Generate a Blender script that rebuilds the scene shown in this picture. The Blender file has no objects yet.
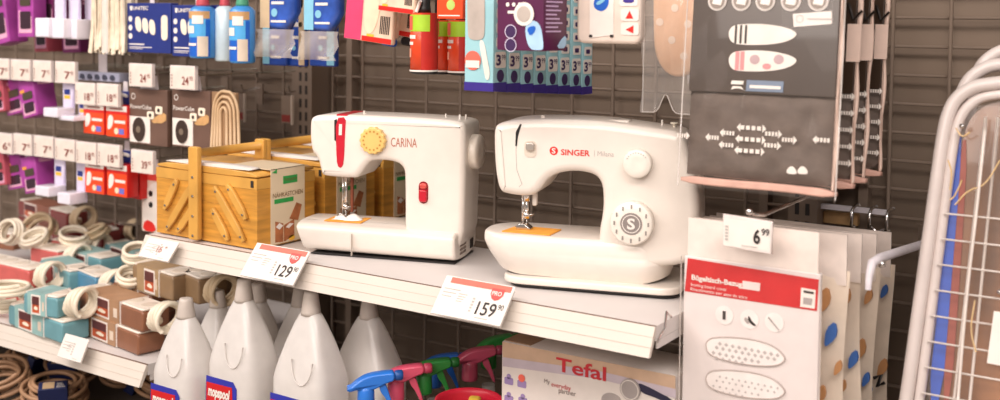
import bpy, bmesh, math, random
from mathutils import Vector, Matrix
random.seed(7)
SC = bpy.context.scene
COL = SC.collection
R = math.radians

# ------------------------------------------------------------------ camera
FPX, PY0, YAW, PIT, ROL = 1072.4, 74.9, .5817, .0507, .0104     # focal length and principal row in pixels of the 1000x400 frame
CAM = Vector((0, 0, 1.45))
_d = Vector((-math.sin(YAW), math.cos(YAW), 0)); _r = Vector((math.cos(YAW), math.sin(YAW), 0)); _u = Vector((0, 0, 1))
CD = _d*math.cos(PIT) - _u*math.sin(PIT); _u2 = _u*math.cos(PIT) + _d*math.sin(PIT)
CR = _r*math.cos(ROL) + _u2*math.sin(ROL); CU = _u2*math.cos(ROL) - _r*math.sin(ROL)
cd = bpy.data.cameras.new('camera'); cam = bpy.data.objects.new('camera', cd); COL.objects.link(cam)
cd.sensor_fit = 'HORIZONTAL'; cd.sensor_width = 36; cd.lens = FPX*36/1000
cd.shift_y = -(200-PY0)/1000
cam.matrix_world = Matrix(((CR.x, CU.x, -CD.x, CAM.x), (CR.y, CU.y, -CD.y, CAM.y), (CR.z, CU.z, -CD.z, CAM.z), (0, 0, 0, 1)))
cd.clip_start = .05
cd.dof.use_dof = True; cd.dof.focus_distance = 1.78; cd.dof.aperture_fstop = 3.3
SC.camera = cam

# ------------------------------------------------------------------ light
wd = bpy.data.worlds.new('shop_air'); SC.world = wd; wd.use_nodes = True
wd.node_tree.nodes['Background'].inputs[0].default_value = (1.0, .92, .88, 1)
wd.node_tree.nodes['Background'].inputs[1].default_value = .30
def area(name, loc, target, sx, sy, watts, col):
    l = bpy.data.lights.new(name, 'AREA'); l.shape = 'RECTANGLE'; l.size = sx; l.size_y = sy; l.energy = watts; l.color = col
    o = bpy.data.objects.new(name, l); COL.objects.link(o); o.location = loc
    o.rotation_euler = (Vector(target)-Vector(loc)).to_track_quat('-Z', 'Y').to_euler()
area('ceiling_light', (-.6, -.4, 2.95), (-.9, 1.4, 1.0), 2.8, .6, 38, (1, .89, .82))
area('ceiling_light', (-2.9, -.1, 2.95), (-2.2, 1.6, 1.0), 2.0, .6, 50, (1, .93, .90))
area('ceiling_light', (.9, .0, 2.95), (-.2, 1.7, 1.0), 1.4, .6, 26, (1, .92, .90))
area('ceiling_light', (-.6, -2.6, 2.7), (-1.1, 1.5, 1.0), 3.6, 1.2, 90, (1, .895, .83))
SC.view_settings.view_transform = 'Standard'; SC.view_settings.look = 'None'
SC.view_settings.exposure = 0.0; SC.view_settings.gamma = 1; SC.view_settings.use_curve_mapping = False

# ------------------------------------------------------------------ pixel -> point
def ray(px, py): return CD + CR*((px-500)/FPX) - CU*((py-PY0)/FPX)
def onY(px, py, Y): v = ray(px, py); return CAM + v*(Y/v.y)
def onZ(px, py, Z): v = ray(px, py); return CAM + v*((Z-CAM.z)/v.z)
def onX(px, py, X): v = ray(px, py); return CAM + v*(X/v.x)
def RP(root, px, py, y=0.0):
    """point of pixel (px, py) on the plane y = const of the thing's own frame -> (x, z) there"""
    mi = root.matrix_world.inverted(); o = mi @ CAM; v = mi.to_3x3() @ ray(px, py)
    p = o + v*((y-o.y)/v.y); return (p.x, p.z)
def RPs(root, pts, y=0.0): return [RP(root, a, b, y) for a, b in pts]

# ------------------------------------------------------------------ materials
def lin(h):
    c = [int(h[i:i+2], 16)/255 for i in (0, 2, 4)]
    return tuple(x/12.92 if x <= .04045 else ((x+.055)/1.055)**2.4 for x in c)
MATS = {}
def mat(name, hexc, rough=.5, metal=0.0, noise=.06, scale=40, bump=0.0, coat=0.0, transl=0.0, alpha=1.0, spec=.5, stretch=None):
    if name in MATS: return MATS[name]
    m = bpy.data.materials.new(name); m.use_nodes = True; nt = m.node_tree; b = nt.nodes['Principled BSDF']
    c = lin(hexc)
    b.inputs['Roughness'].default_value = rough; b.inputs['Metallic'].default_value = metal
    b.inputs['Coat Weight'].default_value = coat; b.inputs['Specular IOR Level'].default_value = spec
    tc = nt.nodes.new('ShaderNodeTexCoord'); nz = nt.nodes.new('ShaderNodeTexNoise'); nz.inputs['Scale'].default_value = scale
    src = tc.outputs['Object']
    if stretch:
        mp = nt.nodes.new('ShaderNodeMapping'); mp.inputs['Scale'].default_value = stretch
        nt.links.new(src, mp.inputs['Vector']); src = mp.outputs['Vector']
    nt.links.new(src, nz.inputs['Vector'])
    cr = nt.nodes.new('ShaderNodeValToRGB'); e = cr.color_ramp.elements
    e[0].position = .3; e[1].position = .7
    e[0].color = tuple(max(0, x*(1-noise)) for x in c) + (1,); e[1].color = tuple(min(1, x*(1+noise)) for x in c) + (1,)
    nt.links.new(nz.outputs['Fac'], cr.inputs['Fac']); nt.links.new(cr.outputs['Color'], b.inputs['Base Color'])
    if bump:
        bp = nt.nodes.new('ShaderNodeBump'); bp.inputs['Strength'].default_value = bump; bp.inputs['Distance'].default_value = .004
        nt.links.new(nz.outputs['Fac'], bp.inputs['Height']); nt.links.new(bp.outputs['Normal'], b.inputs['Normal'])
    if alpha < 1: b.inputs['Alpha'].default_value = alpha
    if transl:
        out = nt.nodes['Material Output']; mx = nt.nodes.new('ShaderNodeMixShader'); tl = nt.nodes.new('ShaderNodeBsdfTranslucent')
        nt.links.new(cr.outputs['Color'], tl.inputs['Color']); mx.inputs[0].default_value = transl
        nt.links.new(b.outputs[0], mx.inputs[1]); nt.links.new(tl.outputs[0], mx.inputs[2]); nt.links.new(mx.outputs[0], out.inputs[0])
    MATS[name] = m
    return m
WHITE = mat('white_plastic', 'E9DFD4', .28, coat=.3, noise=.02)
CREAM = mat('cream_plastic', 'EADFCB', .38, noise=.03)
WMETAL = mat('white_painted_metal', 'D9D2CE', .42, noise=.03, scale=8)
TAUPE = mat('taupe_painted_metal', '7B6A5C', .5, noise=.08, scale=6)
BOARD = mat('taupe_wall_board', '726152', .7, noise=.10, scale=5)
CHROME = mat('chrome', 'D8D4D0', .18, 1.0, noise=.02)
ZINC = mat('zinc_wire', '9A9488', .35, .8, noise=.05)
BLACK = mat('black_plastic', '1C1817', .4)
DARK = mat('dark_gap', '2A2421', .7)
PAPER = mat('white_paper', 'E9E0D7', .6, noise=.03)
CARD = mat('grey_white_card', 'E4DAD2', .55, noise=.03)
INK = mat('black_ink', '2B2320', .6)
GREYINK = mat('grey_ink', 'B9B2AC', .6)
RED = mat('red_print', 'D8241C', .4)
CORAL = mat('coral_print', 'EF6A57', .5)
ORANGE = mat('orange_print', 'EE4A1C', .4)
NAVY = mat('navy_print', '24327A', .4)
BLUE = mat('blue_print', '1D5FC0', .35)
SKY = mat('sky_blue_print', '86C2DA', .4)
GREEN = mat('green_print', '2F9A4A', .45)
LIME = mat('lime_print', 'A7CE2E', .45)
YELLOW = mat('yellow_print', 'F0B93A', .45)
PURPLE = mat('purple_print', 'A8449A', .35, noise=.22, scale=18)
VIOLET = mat('dark_violet_print', '551642', .4, noise=.12, scale=20)
INDIGO = mat('indigo_print', '3B2A86', .4)
LAV = mat('lavender_card', 'D5CCE0', .45, noise=.05)
SOFTPINK = mat('soft_pink_print', 'E79AA6', .5)
STEEL = mat('brushed_steel', 'B9AFA6', .3, 1.0)

# ------------------------------------------------------------------ mesh builder
class MB:
    def __init__(s): s.v = []; s.f = []; s.m = []; s.sm = []; s.M = Matrix(); s.mi = 0; s.smooth = False
    def add(s, vs, fs, smooth=None):
        o = len(s.v); s.v += [s.M @ Vector(p) for p in vs]
        for f in fs: s.f.append([i+o for i in f]); s.m.append(s.mi); s.sm.append(s.smooth if smooth is None else smooth)
        return s
    def box(s, x0, x1, y0, y1, z0, z1):
        x0, x1 = min(x0, x1), max(x0, x1); y0, y1 = min(y0, y1), max(y0, y1); z0, z1 = min(z0, z1), max(z0, z1)
        return s.add([(x0,y0,z0),(x1,y0,z0),(x1,y1,z0),(x0,y1,z0),(x0,y0,z1),(x1,y0,z1),(x1,y1,z1),(x0,y1,z1)],
                     [(0,3,2,1),(4,5,6,7),(0,1,5,4),(1,2,6,5),(2,3,7,6),(3,0,4,7)], False)
    def slab(s, out, y0, y1, r=0.0, seg=3, back_r=None):
        """outline of (x, z) points pushed from y0 (front) to y1 with rounded rims"""
        out = list(out)
        A = sum(out[i][0]*out[(i+1) % len(out)][1]-out[(i+1) % len(out)][0]*out[i][1] for i in range(len(out)))
        if A < 0: out.reverse()
        n = len(out); br = r if back_r is None else back_r
        nor = []
        for i in range(n):
            ax, az = out[i-1]; bx, bz = out[i]; cx, cz = out[(i+1) % n]
            n1 = Vector((bz-az, -(bx-ax))); n2 = Vector((cz-bz, -(cx-bx)))
            n1 = n1.normalized() if n1.length > 1e-9 else Vector((0, 0)); n2 = n2.normalized() if n2.length > 1e-9 else n1
            t = n1+n2
            k = 1/max(.45, 1+n1.dot(n2)) if t.length > 1e-6 else 1
            nor.append(t*k)
        lay = []
        if r > 0:
            for k in range(seg+1): a = k/seg*math.pi/2; lay.append((y0+r*(1-math.sin(a)), r*(1-math.cos(math.pi/2-a)) if False else r*(1-math.sin(a)) if False else r*(1-math.sin(a))))
            lay = [(y0+r*(1-math.cos(k/seg*math.pi/2)), r*(1-math.sin(k/seg*math.pi/2))) for k in range(seg+1)]
        else: lay = [(y0, 0)]
        if br > 0: lay += [(y1-br*(1-math.sin(k/seg*math.pi/2)), br*(1-math.cos(k/seg*math.pi/2))) for k in range(seg+1)]
        else: lay.append((y1, 0))
        vs = []
        for y, ins in lay:
            for (x, z), q in zip(out, nor): vs.append((x-q.x*ins, y, z-q.y*ins))
        fs = []; L = len(lay)
        s.add(vs, [], None); base = len(s.v)-len(vs)
        def put(f, sm): s.f.append([i+base for i in f]); s.m.append(s.mi); s.sm.append(sm)
        put(list(range(n)), False); put([(L-1)*n+i for i in reversed(range(n))], False)
        for l in range(L-1):
            for i in range(n):
                j = (i+1) % n; put([l*n+i, (l+1)*n+i, (l+1)*n+j, l*n+j], r > 0 or n > 12)
        return s
    def rbox(s, x0, x1, y0, y1, z0, z1, c=.004, r=.002, seg=2):
        return s.slab(rrect(x0, x1, z0, z1, c), y0, y1, r, seg)
    def tube(s, path, r, n=8, closed=False, caps=True):
        P = [Vector(p) for p in path]; m = len(P); vs = []; fs = []
        up = None
        for i, p in enumerate(P):
            a = P[i-1] if (i or closed) else p; b = P[(i+1) % m] if (i < m-1 or closed) else p
            t = (b-a).normalized()
            if up is None:
                up = t.cross(Vector((0, 0, 1)) if abs(t.z) < .9 else Vector((1, 0, 0))).normalized()
            up = (up - t*up.dot(t))
            up = up.normalized() if up.length > 1e-6 else t.orthogonal().normalized()
            w = t.cross(up); rr = r[i] if isinstance(r, (list, tuple)) else r
            for k in range(n): a_ = 2*math.pi*k/n; vs.append(p+up*(rr*math.cos(a_))+w*(rr*math.sin(a_)))
        for i in range(m if closed else m-1):
            j = (i+1) % m
            for k in range(n): l = (k+1) % n; fs.append((i*n+k, j*n+k, j*n+l, i*n+l))
        if not closed and caps: fs += [tuple(reversed(range(n))), tuple((m-1)*n+k for k in range(n))]
        fs = [tuple(reversed(f)) for f in fs]
        return s.add(vs, fs, True)
    def lathe(s, prof, c=(0,0,0), n=24, ax='z', sx=1, sy=1):
        vs = []; fs = []; c = Vector(c)
        for r, h in prof:
            for k in range(n):
                a = 2*math.pi*k/n; x, y = r*math.cos(a)*sx, r*math.sin(a)*sy
                q = {'z': (x, y, h), 'y': (x, h, y), 'x': (h, x, y)}[ax]; vs.append(c+Vector(q))
        for i in range(len(prof)-1):
            for k in range(n): l = (k+1) % n; fs.append((i*n+k, i*n+l, (i+1)*n+l, (i+1)*n+k))
        fs.append(tuple(reversed(range(n)))); fs.append(tuple((len(prof)-1)*n+k for k in range(n)))
        if ax == 'y': fs = [tuple(reversed(f)) for f in fs]
        s.add(vs, fs[:-2], True); s.f += [[i+len(s.v)-len(vs) for i in f] for f in fs[-2:]]; s.m += [s.mi]*2; s.sm += [False]*2
        return s
    def poly(s, pts, y=-.0006, h=.0005):
        """thin printed patch: (x, z) polygon lying just in front of the plane y = 0"""
        return s.slab(pts, y, y+h)
    def rect(s, x0, x1, z0, z1, y=-.0006, h=.0005): return s.poly([(x0,z0),(x1,z0),(x1,z1),(x0,z1)], y, h)
    def disc(s, cx, cz, r, y=-.0006, n=20, h=.0005, rz=None):
        rz = rz or r
        return s.poly([(cx+r*math.cos(2*math.pi*k/n), cz+rz*math.sin(2*math.pi*k/n)) for k in range(n)], y, h)
    def ring(s, cx, cz, r, w, y=-.0006, n=24):
        vs = []; fs = []
        for k in range(n):
            c, q = math.cos(2*math.pi*k/n), math.sin(2*math.pi*k/n)
            vs += [(cx+r*c, y, cz+r*q), (cx+(r-w)*c, y, cz+(r-w)*q)]
        for k in range(n): j = (k+1) % n; fs.append((2*k, 2*k+1, 2*j+1, 2*j))
        return s.add(vs, fs, False)
    def text(s, body, x0, z0, w, h, y=-.0007, shear=0.0, bold=0.0):
        """lettering fitted into the box at (x0, z0) of width w and height h, facing -y"""
        cu = bpy.data.curves.new('t', 'FONT'); cu.body = body; cu.size = 1; cu.resolution_u = 3; cu.offset = bold
        o = bpy.data.objects.new('t', cu); COL.objects.link(o)
        me = bpy.data.meshes.new_from_object(o.evaluated_get(bpy.context.evaluated_depsgraph_get()))
        xs = [v.co.x for v in me.vertices]; ys = [v.co.y for v in me.vertices]
        if xs:
            a, b, c_, d_ = min(xs), max(xs), min(ys), max(ys); kx = w/max(1e-6, b-a); kz = h/max(1e-6, d_-c_)
            vs = [(x0+(v.co.x-a)*kx+shear*(v.co.y-c_)*kz, y, z0+(v.co.y-c_)*kz) for v in me.vertices]
            s.add(vs, [tuple(p.vertices) for p in me.polygons], False)
        bpy.data.objects.remove(o); bpy.data.meshes.remove(me); bpy.data.curves.remove(cu)
        return s
    def warp(s, fn):
        s.v = [Vector(fn(p)) for p in s.v]; return s
    def build(s, name, mats, parent=None, world=False):
        me = bpy.data.meshes.new(name)
        vs = s.v
        if parent is not None and world:
            mi = parent.matrix_world.inverted(); vs = [mi @ p for p in vs]
        me.from_pydata([tuple(p) for p in vs], [], s.f); me.validate(); me.update()
        for m in (mats if isinstance(mats, (list, tuple)) else [mats]): me.materials.append(m)
        if len(me.polygons) == len(s.m):
            me.polygons.foreach_set('material_index', s.m); me.polygons.foreach_set('use_smooth', s.sm)
        o = bpy.data.objects.new(name, me); COL.objects.link(o)
        if parent is not None: o.parent = parent
        return o
def rrect(x0, x1, z0, z1, c, n=3):
    c = min(c, (x1-x0)/2.01, (z1-z0)/2.01)
    if c <= 0: return [(x0,z0),(x1,z0),(x1,z1),(x0,z1)]
    P = []
    for cx, cz, a0 in ((x1-c, z0+c, -90), (x1-c, z1-c, 0), (x0+c, z1-c, 90), (x0+c, z0+c, 180)):
        for k in range(n+1): a = R(a0+90*k/n); P.append((cx+c*math.cos(a), cz+c*math.sin(a)))
    return P
def chaikin(p, it=2, closed=True):
    for _ in range(it):
        q = []; n = len(p)
        for i in range(n if closed else n-1):
            a, b = p[i], p[(i+1) % n]
            q += [tuple(.75*u+.25*v for u, v in zip(a, b)), tuple(.25*u+.75*v for u, v in zip(a, b))]
        p = q if closed else [p[0]]+q+[p[-1]]
    return p
def thing(name, label, cat, loc, rz=0.0, group=None, rot=None):
    o = bpy.data.objects.new(name, None); COL.objects.link(o); o.empty_display_size = .02
    o.location = loc; o.rotation_euler = rot or (0, 0, rz); bpy.context.view_layer.update()
    return tag(o, label, cat, group)
def tag(o, label, cat, group=None, kind=None):
    if label: o['label'] = label
    if cat: o['category'] = cat
    if group: o['group'] = group
    if kind: o['kind'] = kind
    return o
def struct(mb, name, m):
    o = mb.build(name, m); o['kind'] = 'structure'; return o
def plabel(o, t): o['label'] = t; return o
def copy_tree(o, parent=None):
    c = o.copy(); COL.objects.link(c)
    if parent is not None: c.parent = parent
    for ch in o.children: copy_tree(ch, c)
    return c

# ================================================================== SETTING
WY = 1.86                                  # front of the wire grid
struct(MB().box(-4.2, 1.6, WY+.030, WY+.055, 0, 2.6), 'wall_back', BOARD)
FLOOR = mat('pale_shop_floor', 'B9AC9E', .45, noise=.08, scale=3)
struct(MB().box(-4.2, 1.6, -2.6, WY+.055, -.04, 0), 'floor', FLOOR)
GX, GZ = .0909, .0480
def grid_panel(x0, x1, xa, label):
    t = thing('wire_grid_panel', label, 'wall grid', (x0, WY, 0), group=None)
    mb = MB(); k = math.ceil((x0-xa)/GX)
    while xa+k*GX <= x1:
        x = xa+k*GX; mb.tube([(x, WY, .15), (x, WY, 2.4)], .0034, 6); k += 1
    mb.build('vertical_wires', TAUPE, t, True)
    mb = MB(); z = 1.2697-22*GZ
    while z < 2.4: mb.tube([(x0, WY+.0062, z), (x1, WY+.0062, z)], .0030, 6); z += GZ
    mb.build('horizontal_wires', TAUPE, t, True)
    for x in (x0+.05, x1-.05): MB().box(x-.008, x+.008, WY+.003, WY+.0298, .2, 2.38).build('mounting_strip', TAUPE, t, True)
grid_panel(-4.1, -1.762, -1.844, 'taupe wire grid wall panel behind the power strips and adapter packs')
grid_panel(-1.690, -.605, -1.5961, 'taupe wire grid wall panel behind the two white sewing machines')
grid_panel(-.530, 1.5, -.4378, 'taupe wire grid wall panel behind the leaning ironing boards')
def upright(x0, x1, label):
    t = thing('slotted_upright', label, 'shelf post', ((x0+x1)/2, WY-.03, 0))
    MB().box(x0, x1, WY-.055, WY+.0298, 0, 2.45).build('post', TAUPE, t, True)
    mb = MB(); z = .3
    while z < 2.3:
        for f in (.30, .66): mb.box(x0+(x1-x0)*f-.0035, x0+(x1-x0)*f+.0035, WY-.0558, WY-.053, z, z+.020)
        z += .0305
    mb.build('slot_holes', DARK, t, True)
upright(-1.751, -1.701, 'slotted taupe upright post left of the red-striped sewing machine')
upright(-.590, -.540, 'slotted taupe upright post behind the 6.99 price tag hook')

def shelf(name, x0, x1, ztop, label, yfront=1.325, yback=1.80, rail=.04, deep=None, deck=None):
    t = thing(name, label, 'shelf', ((x0+x1)/2, 1.7, ztop))
    o = MB()
    out = [(x0, yfront), (x1, yfront), (x1, yback), (x0, yback)] if not deep else [(x0, yfront), (x1, yfront), (x1, yback), (deep[0], yback), (deep[0], deep[1]), (x0, deep[1])]
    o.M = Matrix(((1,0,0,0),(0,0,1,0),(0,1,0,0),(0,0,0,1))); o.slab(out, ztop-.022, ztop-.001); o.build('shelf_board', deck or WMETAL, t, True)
    mb = MB()
    mb.M = Matrix(((0,1,0,x0),(1,0,0,0),(0,0,1,0),(0,0,0,1)))        # profile (y, z) pushed along x
    L = x1-x0
    mb.slab([(yfront-.001, ztop-.0035), (yfront-.004, ztop-.001), (yfront-.022, ztop-rail), (yfront-.016, ztop-rail-.001), (yfront+.0, ztop-.012)], 0, L)
    mb.build('price_rail', mat('cream_price_rail', 'D6CBBF', .4, noise=.03, scale=5), t, True)
    MB().box(x0, x1, yfront-.0035, yfront+.0004, ztop-.0012, ztop-.0004).build('rail_groove', mat('brown_groove', '7A6254', .6), t, True)
    for zz in (.30, .62): MB().box(x0, x1, yfront-.0047-.0195*zz, yfront-.0040-.0195*zz+.001, ztop-.002-rail*zz-.0010, ztop-.002-rail*zz).build('rail_line', mat('rail_faint_line', 'CDC2B5', .5), t, True)  # slightly darker lines along the price rail
    for x in (x0, x1-.003): MB().box(x, x+.003, yfront+.006, yback, ztop-.034, ztop-.0225).build('end_flange', WMETAL, t, True)
    for x in (x0+.04, x1-.06): MB().box(x, x+.012, yfront+.06, 1.855, ztop-.05, ztop-.0225).build('bracket_arm', TAUPE, t, True)
    return t
SH = 1.037
main = shelf('display_shelf', -1.672, -.612, SH, 'white metal shelf carrying the wooden sewing box and both sewing machines', yback=1.60, deep=(-1.37, 1.845))
mb = MB(); a = onY(668, 301, 1.352); b_ = onY(657, 329, 1.318)
mb.tube([(a.x-.004, 1.372, SH+.001), (a.x-.002, 1.352, SH+.013), (-.6085, 1.345, SH-.008), (-.6085, 1.336, SH-.012), (-.6085, 1.322, SH-.022)], .0018, 6)
mb.build('clip_wire', CHROME, main, True)
left = shelf('display_shelf', -3.9, -1.672, .785, 'white metal shelf piled with boxed power strips at left')
base = shelf('display_shelf', -3.9, -.50, .585, 'low shelf with white rail and shade-coloured deck under the bottles and coiled cables', 1.12, 1.80, deck=mat('shade_toned_deck', '5A4E45', .6, noise=.1, scale=6))  # deck colour darkened to stand in for the shade under the shelves

# ================================================================== PRICE CARDS on the rails
def price_card(px, label, big, small, w, promo=True, BL=None, zb=1.008, h=.064, lean=40):
    b0 = BL
    t = thing('price_card', label, 'price tag', (b0[0], b0[1], b0[2]), 0, rot=(-R(lean), 0, 0))
    MB().box(0, w, 0, .0012, 0, h).build('card', PAPER, t)
    MB().box(-.001, w+.001, .0014, .0028, -.001, h*.9).build('clear_holder', mat('clear_holder_plastic', 'DAD2CC', .2, alpha=.5), t)
    if promo:
        MB().rect(.012, w-.004, h-.011, h-.0015).build('coral_band', CORAL, t)
        s_ = MB(); cx = w*.80; z1 = h-.008
        s_.poly([(cx-.011, z1), (cx+.011, z1), (cx+.011, z1-.010), (cx+.006, z1-.017), (cx, z1-.0195), (cx-.006, z1-.017), (cx-.011, z1-.010)], -.0010)
        sh = s_.build('shield', mat('dull_red_print', 'CE4A44', .5), t)
        m = MB(); m.text('PRO', cx-.0085, z1-.0115, .017, .007, -.0013, bold=.02); m.build('shield_lettering', PAPER, sh)
    if big:
      m = MB(); m.text(big, w*.60 if promo else w*.46, h*(.16 if promo else .34), w*.27 if promo else w*.17, h*.34 if promo else h*.34, bold=.012); 
      m.text(small, w*.885 if promo else w*.68, h*.36 if promo else h*.56, w*.075, h*.14); m.build('price_digits', INK if promo else mat('rosy_brown_ink', 'A87068', .6), t)
    g = MB()
    for k in range(3): g.rect(.006, .006+.03*(1-.2*k), h*.66-k*.006, h*.66-k*.006+.0016)
    for k in range(4): g.rect(w*.28, w*.28+.016-.002*k, h*.58-k*.004, h*.58-k*.004+.0013)
    for k in range(5): g.rect(w*.5, w*.5+.004, h*.20+k*.005, h*.20+k*.005+.003)
    g.rect(w*.62, w*.80, h*.08, h*.10)
    g.build('fine_print', GREYINK, t)
    return t
price_card(None, 'price card reading 129 in front of the sewing machine with red stripe', '129', '90', .125, BL=(-1.372, 1.279, 1.009))
price_card(None, 'price card reading 159 in front of the sewing machine with grey S dial', '159', '90', .125, BL=(-.962, 1.279, 1.009))
price_card(None, 'small pale price card in front of the wooden sewing box', '16', '99', .082, promo=False, BL=(-1.640, 1.279, 1.007), h=.040)
price_card(None, 'plain white price card on the rail of the shelf holding power strips', '', '', .075, promo=False, BL=tuple(onY(57, 356, 1.283)), h=.046, lean=26)

# ================================================================== SEWING BOXES
WOOD = mat('golden_pine', 'C98E38', .45, noise=.20, scale=14, stretch=(1, 1, 9), coat=.15)
WOODD = mat('golden_pine_edge', 'C08A3A', .5, noise=.2, scale=14, stretch=(6, 6, 1))
WOODL = mat('light_pine_slat', 'D09B48', .45, noise=.15, scale=16, coat=.15)
SLEEVE = mat('pale_sleeve_card', 'DAC7A8', .5, noise=.05, scale=12)
def sewing_box(y0, label):
    t = thing('sewing_box', label, 'sewing box', (-1.664, y0, SH))
    W, D, H = .270, .150, .142
    MB().box(0, W, .004, D, .002, .108).build('box_body', WOOD, t)
    MB().box(0, W, .003, D+.001, .1085, .1275).build('top_tray', WOODL, t)
    ld = MB()
    ld.slab(chaikin([(.002, .128), (W-.002, .128), (W-.002, .136), (W*.75, .1395), (W*.25, .1395), (.002, .136)], 1), .004, D, .001, 1)
    ld.build('lid', WOODL, t)
    gr = MB(); gr.box(.0005, W-.0005, .0033, D+.0005, .0735, .0748); gr.box(.0005, W-.0005, .0033, D+.0005, .036, .0373)
    gr.build('tray_joint', WOODD, t)
    def slat(x0, z0, x1, z1, y, w=.0075):
        d = Vector((x1-x0, z1-z0)).normalized(); n = Vector((-d.y, d.x))*w; e = d*w*.5
        s_ = MB().slab(chaikin([(x0-e.x+n.x, z0-e.y+n.y), (x1+e.x+n.x, z1+e.y+n.y), (x1+e.x-n.x, z1+e.y-n.y), (x0-e.x-n.x, z0-e.y-n.y)], 1), y, y+.0075, .001, 1).build('strut', WOODL, t)
        MB().lathe([(.0022, -.001), (.0022, .0015)], (x0+d.x*.006, y-.0005, z0+d.y*.006), 8, 'y').lathe([(.0022, -.001), (.0022, .0015)], (x1-d.x*.006, y-.0005, z1-d.y*.006), 8, 'y').build('rivet', STEEL, s_)
    for px in (((163,208),(174,182)), ((165,229),(191,184)), ((176,231),(192,207)), ((213,189),(241,240)), ((226,187),(243,218)), ((211,211),(225,239))):
        (a0, b0), (a1, b1) = RP(SB0, *px[0], -.004), RP(SB0, *px[1], -.004)
        slat(a0, b0, a1, b1, -.004)
    for y, nm in ((-.013, 'handle_post'), (D+.002, 'handle_post')):
        xa = .121
        h_ = MB().slab(rrect(xa-.0125, xa+.0125, .004, .176, .004), y, y+.011, .0015, 2).build(nm, WOODL, t)
        rv = MB()
        for z in (.012, .048, .085, .12): rv.lathe([(.0024, -.001), (.0024, .002)], (xa, y-.0006, z), 8, 'y')
        rv.build('rivet', STEEL, h_)
    MB().tube([(.121, -.004, .163), (.121, D+.006, .163)], .0085, 14).build('handle_rod', WOODL, t)
    # printed band round the right half
    sl = MB(); ya, yb = .036, .122
    sl.box(W+.0005, W+.0018, ya, yb, .004, .1415); sl.box(.16, W+.0018, ya, yb, .1402, .1416)
    s_ = sl.build('card_sleeve', SLEEVE, t)
    Mx = Matrix(((0,-1,0,W+.0019),(1,0,0,0),(0,0,1,0),(0,0,0,1)))     # local x -> +y, local -y -> +x
    for nm_, r4 in (('brand_patch', (.066, .102, .112, .126)), ('green_band', (.044, .092, .078, .086))): g = MB(); g.M = Mx; g.rect(*r4); g.build(nm_, GREEN, s_)
    g = MB(); g.M = Mx; g.poly([(.038, .135), (.050, .141), (.050, .133)]); g.build('green_corner', GREEN, s_)
    g = MB(); g.M = Mx; g.text('NÄHKÄSTCHEN', .040, .089, .076, .010, bold=.005); g.text('hoppe', .069, .1155, .030, .008, -.0013)
    g.build('sleeve_lettering', [mat('brown_print', '7A5A35', .6)], s_)
    g = MB(); g.M = Mx; br = mat('red_wood_print', 'A5643C', .55, noise=.3, scale=60)
    g.poly([(.046, .008), (.066, .006), (.066, .040), (.046, .046)]); g.poly([(.068, .006), (.094, .014), (.094, .044), (.068, .036)])
    g.poly([(.082, .046), (.100, .074), (.114, .068), (.104, .040)]); g.build('box_picture', br, s_)
    g = MB(); g.M = Mx; g.poly([(.047, .036), (.056, .042), (.065, .036), (.056, .030)], -.0012); g.poly([(.072, .032), (.082, .038), (.092, .036), (.080, .029)], -.0012); g.build('picture_highlight', PAPER, s_)
    g = MB(); g.M = Mx; g.disc(.088, .010, .008, rz=.005); g.build('thread_picture', YELLOW, s_)
    cl = MB().box(W-.014, W-.008, .0015, .0035, .112, .124).build('latch', DARK, t)
    MB().slab(chaikin([(.006, .1398), (W-.02, .1398), (W-.03, .1446), (.07, .1452)], 1), .006, .034, .0004, 1).build('paper_wrap', PAPER, t)
    return t
SB0 = bpy.data.objects.new('ref', None); SB0.location = (-1.664, 1.335, SH); COL.objects.link(SB0); bpy.context.view_layer.update()
sewing_box(1.337, 'golden wooden cantilever sewing box nearest the front, beside the 129 price card')
sewing_box(1.512, 'wooden sewing box in the middle, half hidden behind the red-striped sewing machine')
sewing_box(1.687, 'wooden sewing box at the back, seen through the arch of the red-striped machine')
bpy.data.objects.remove(SB0)

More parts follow.
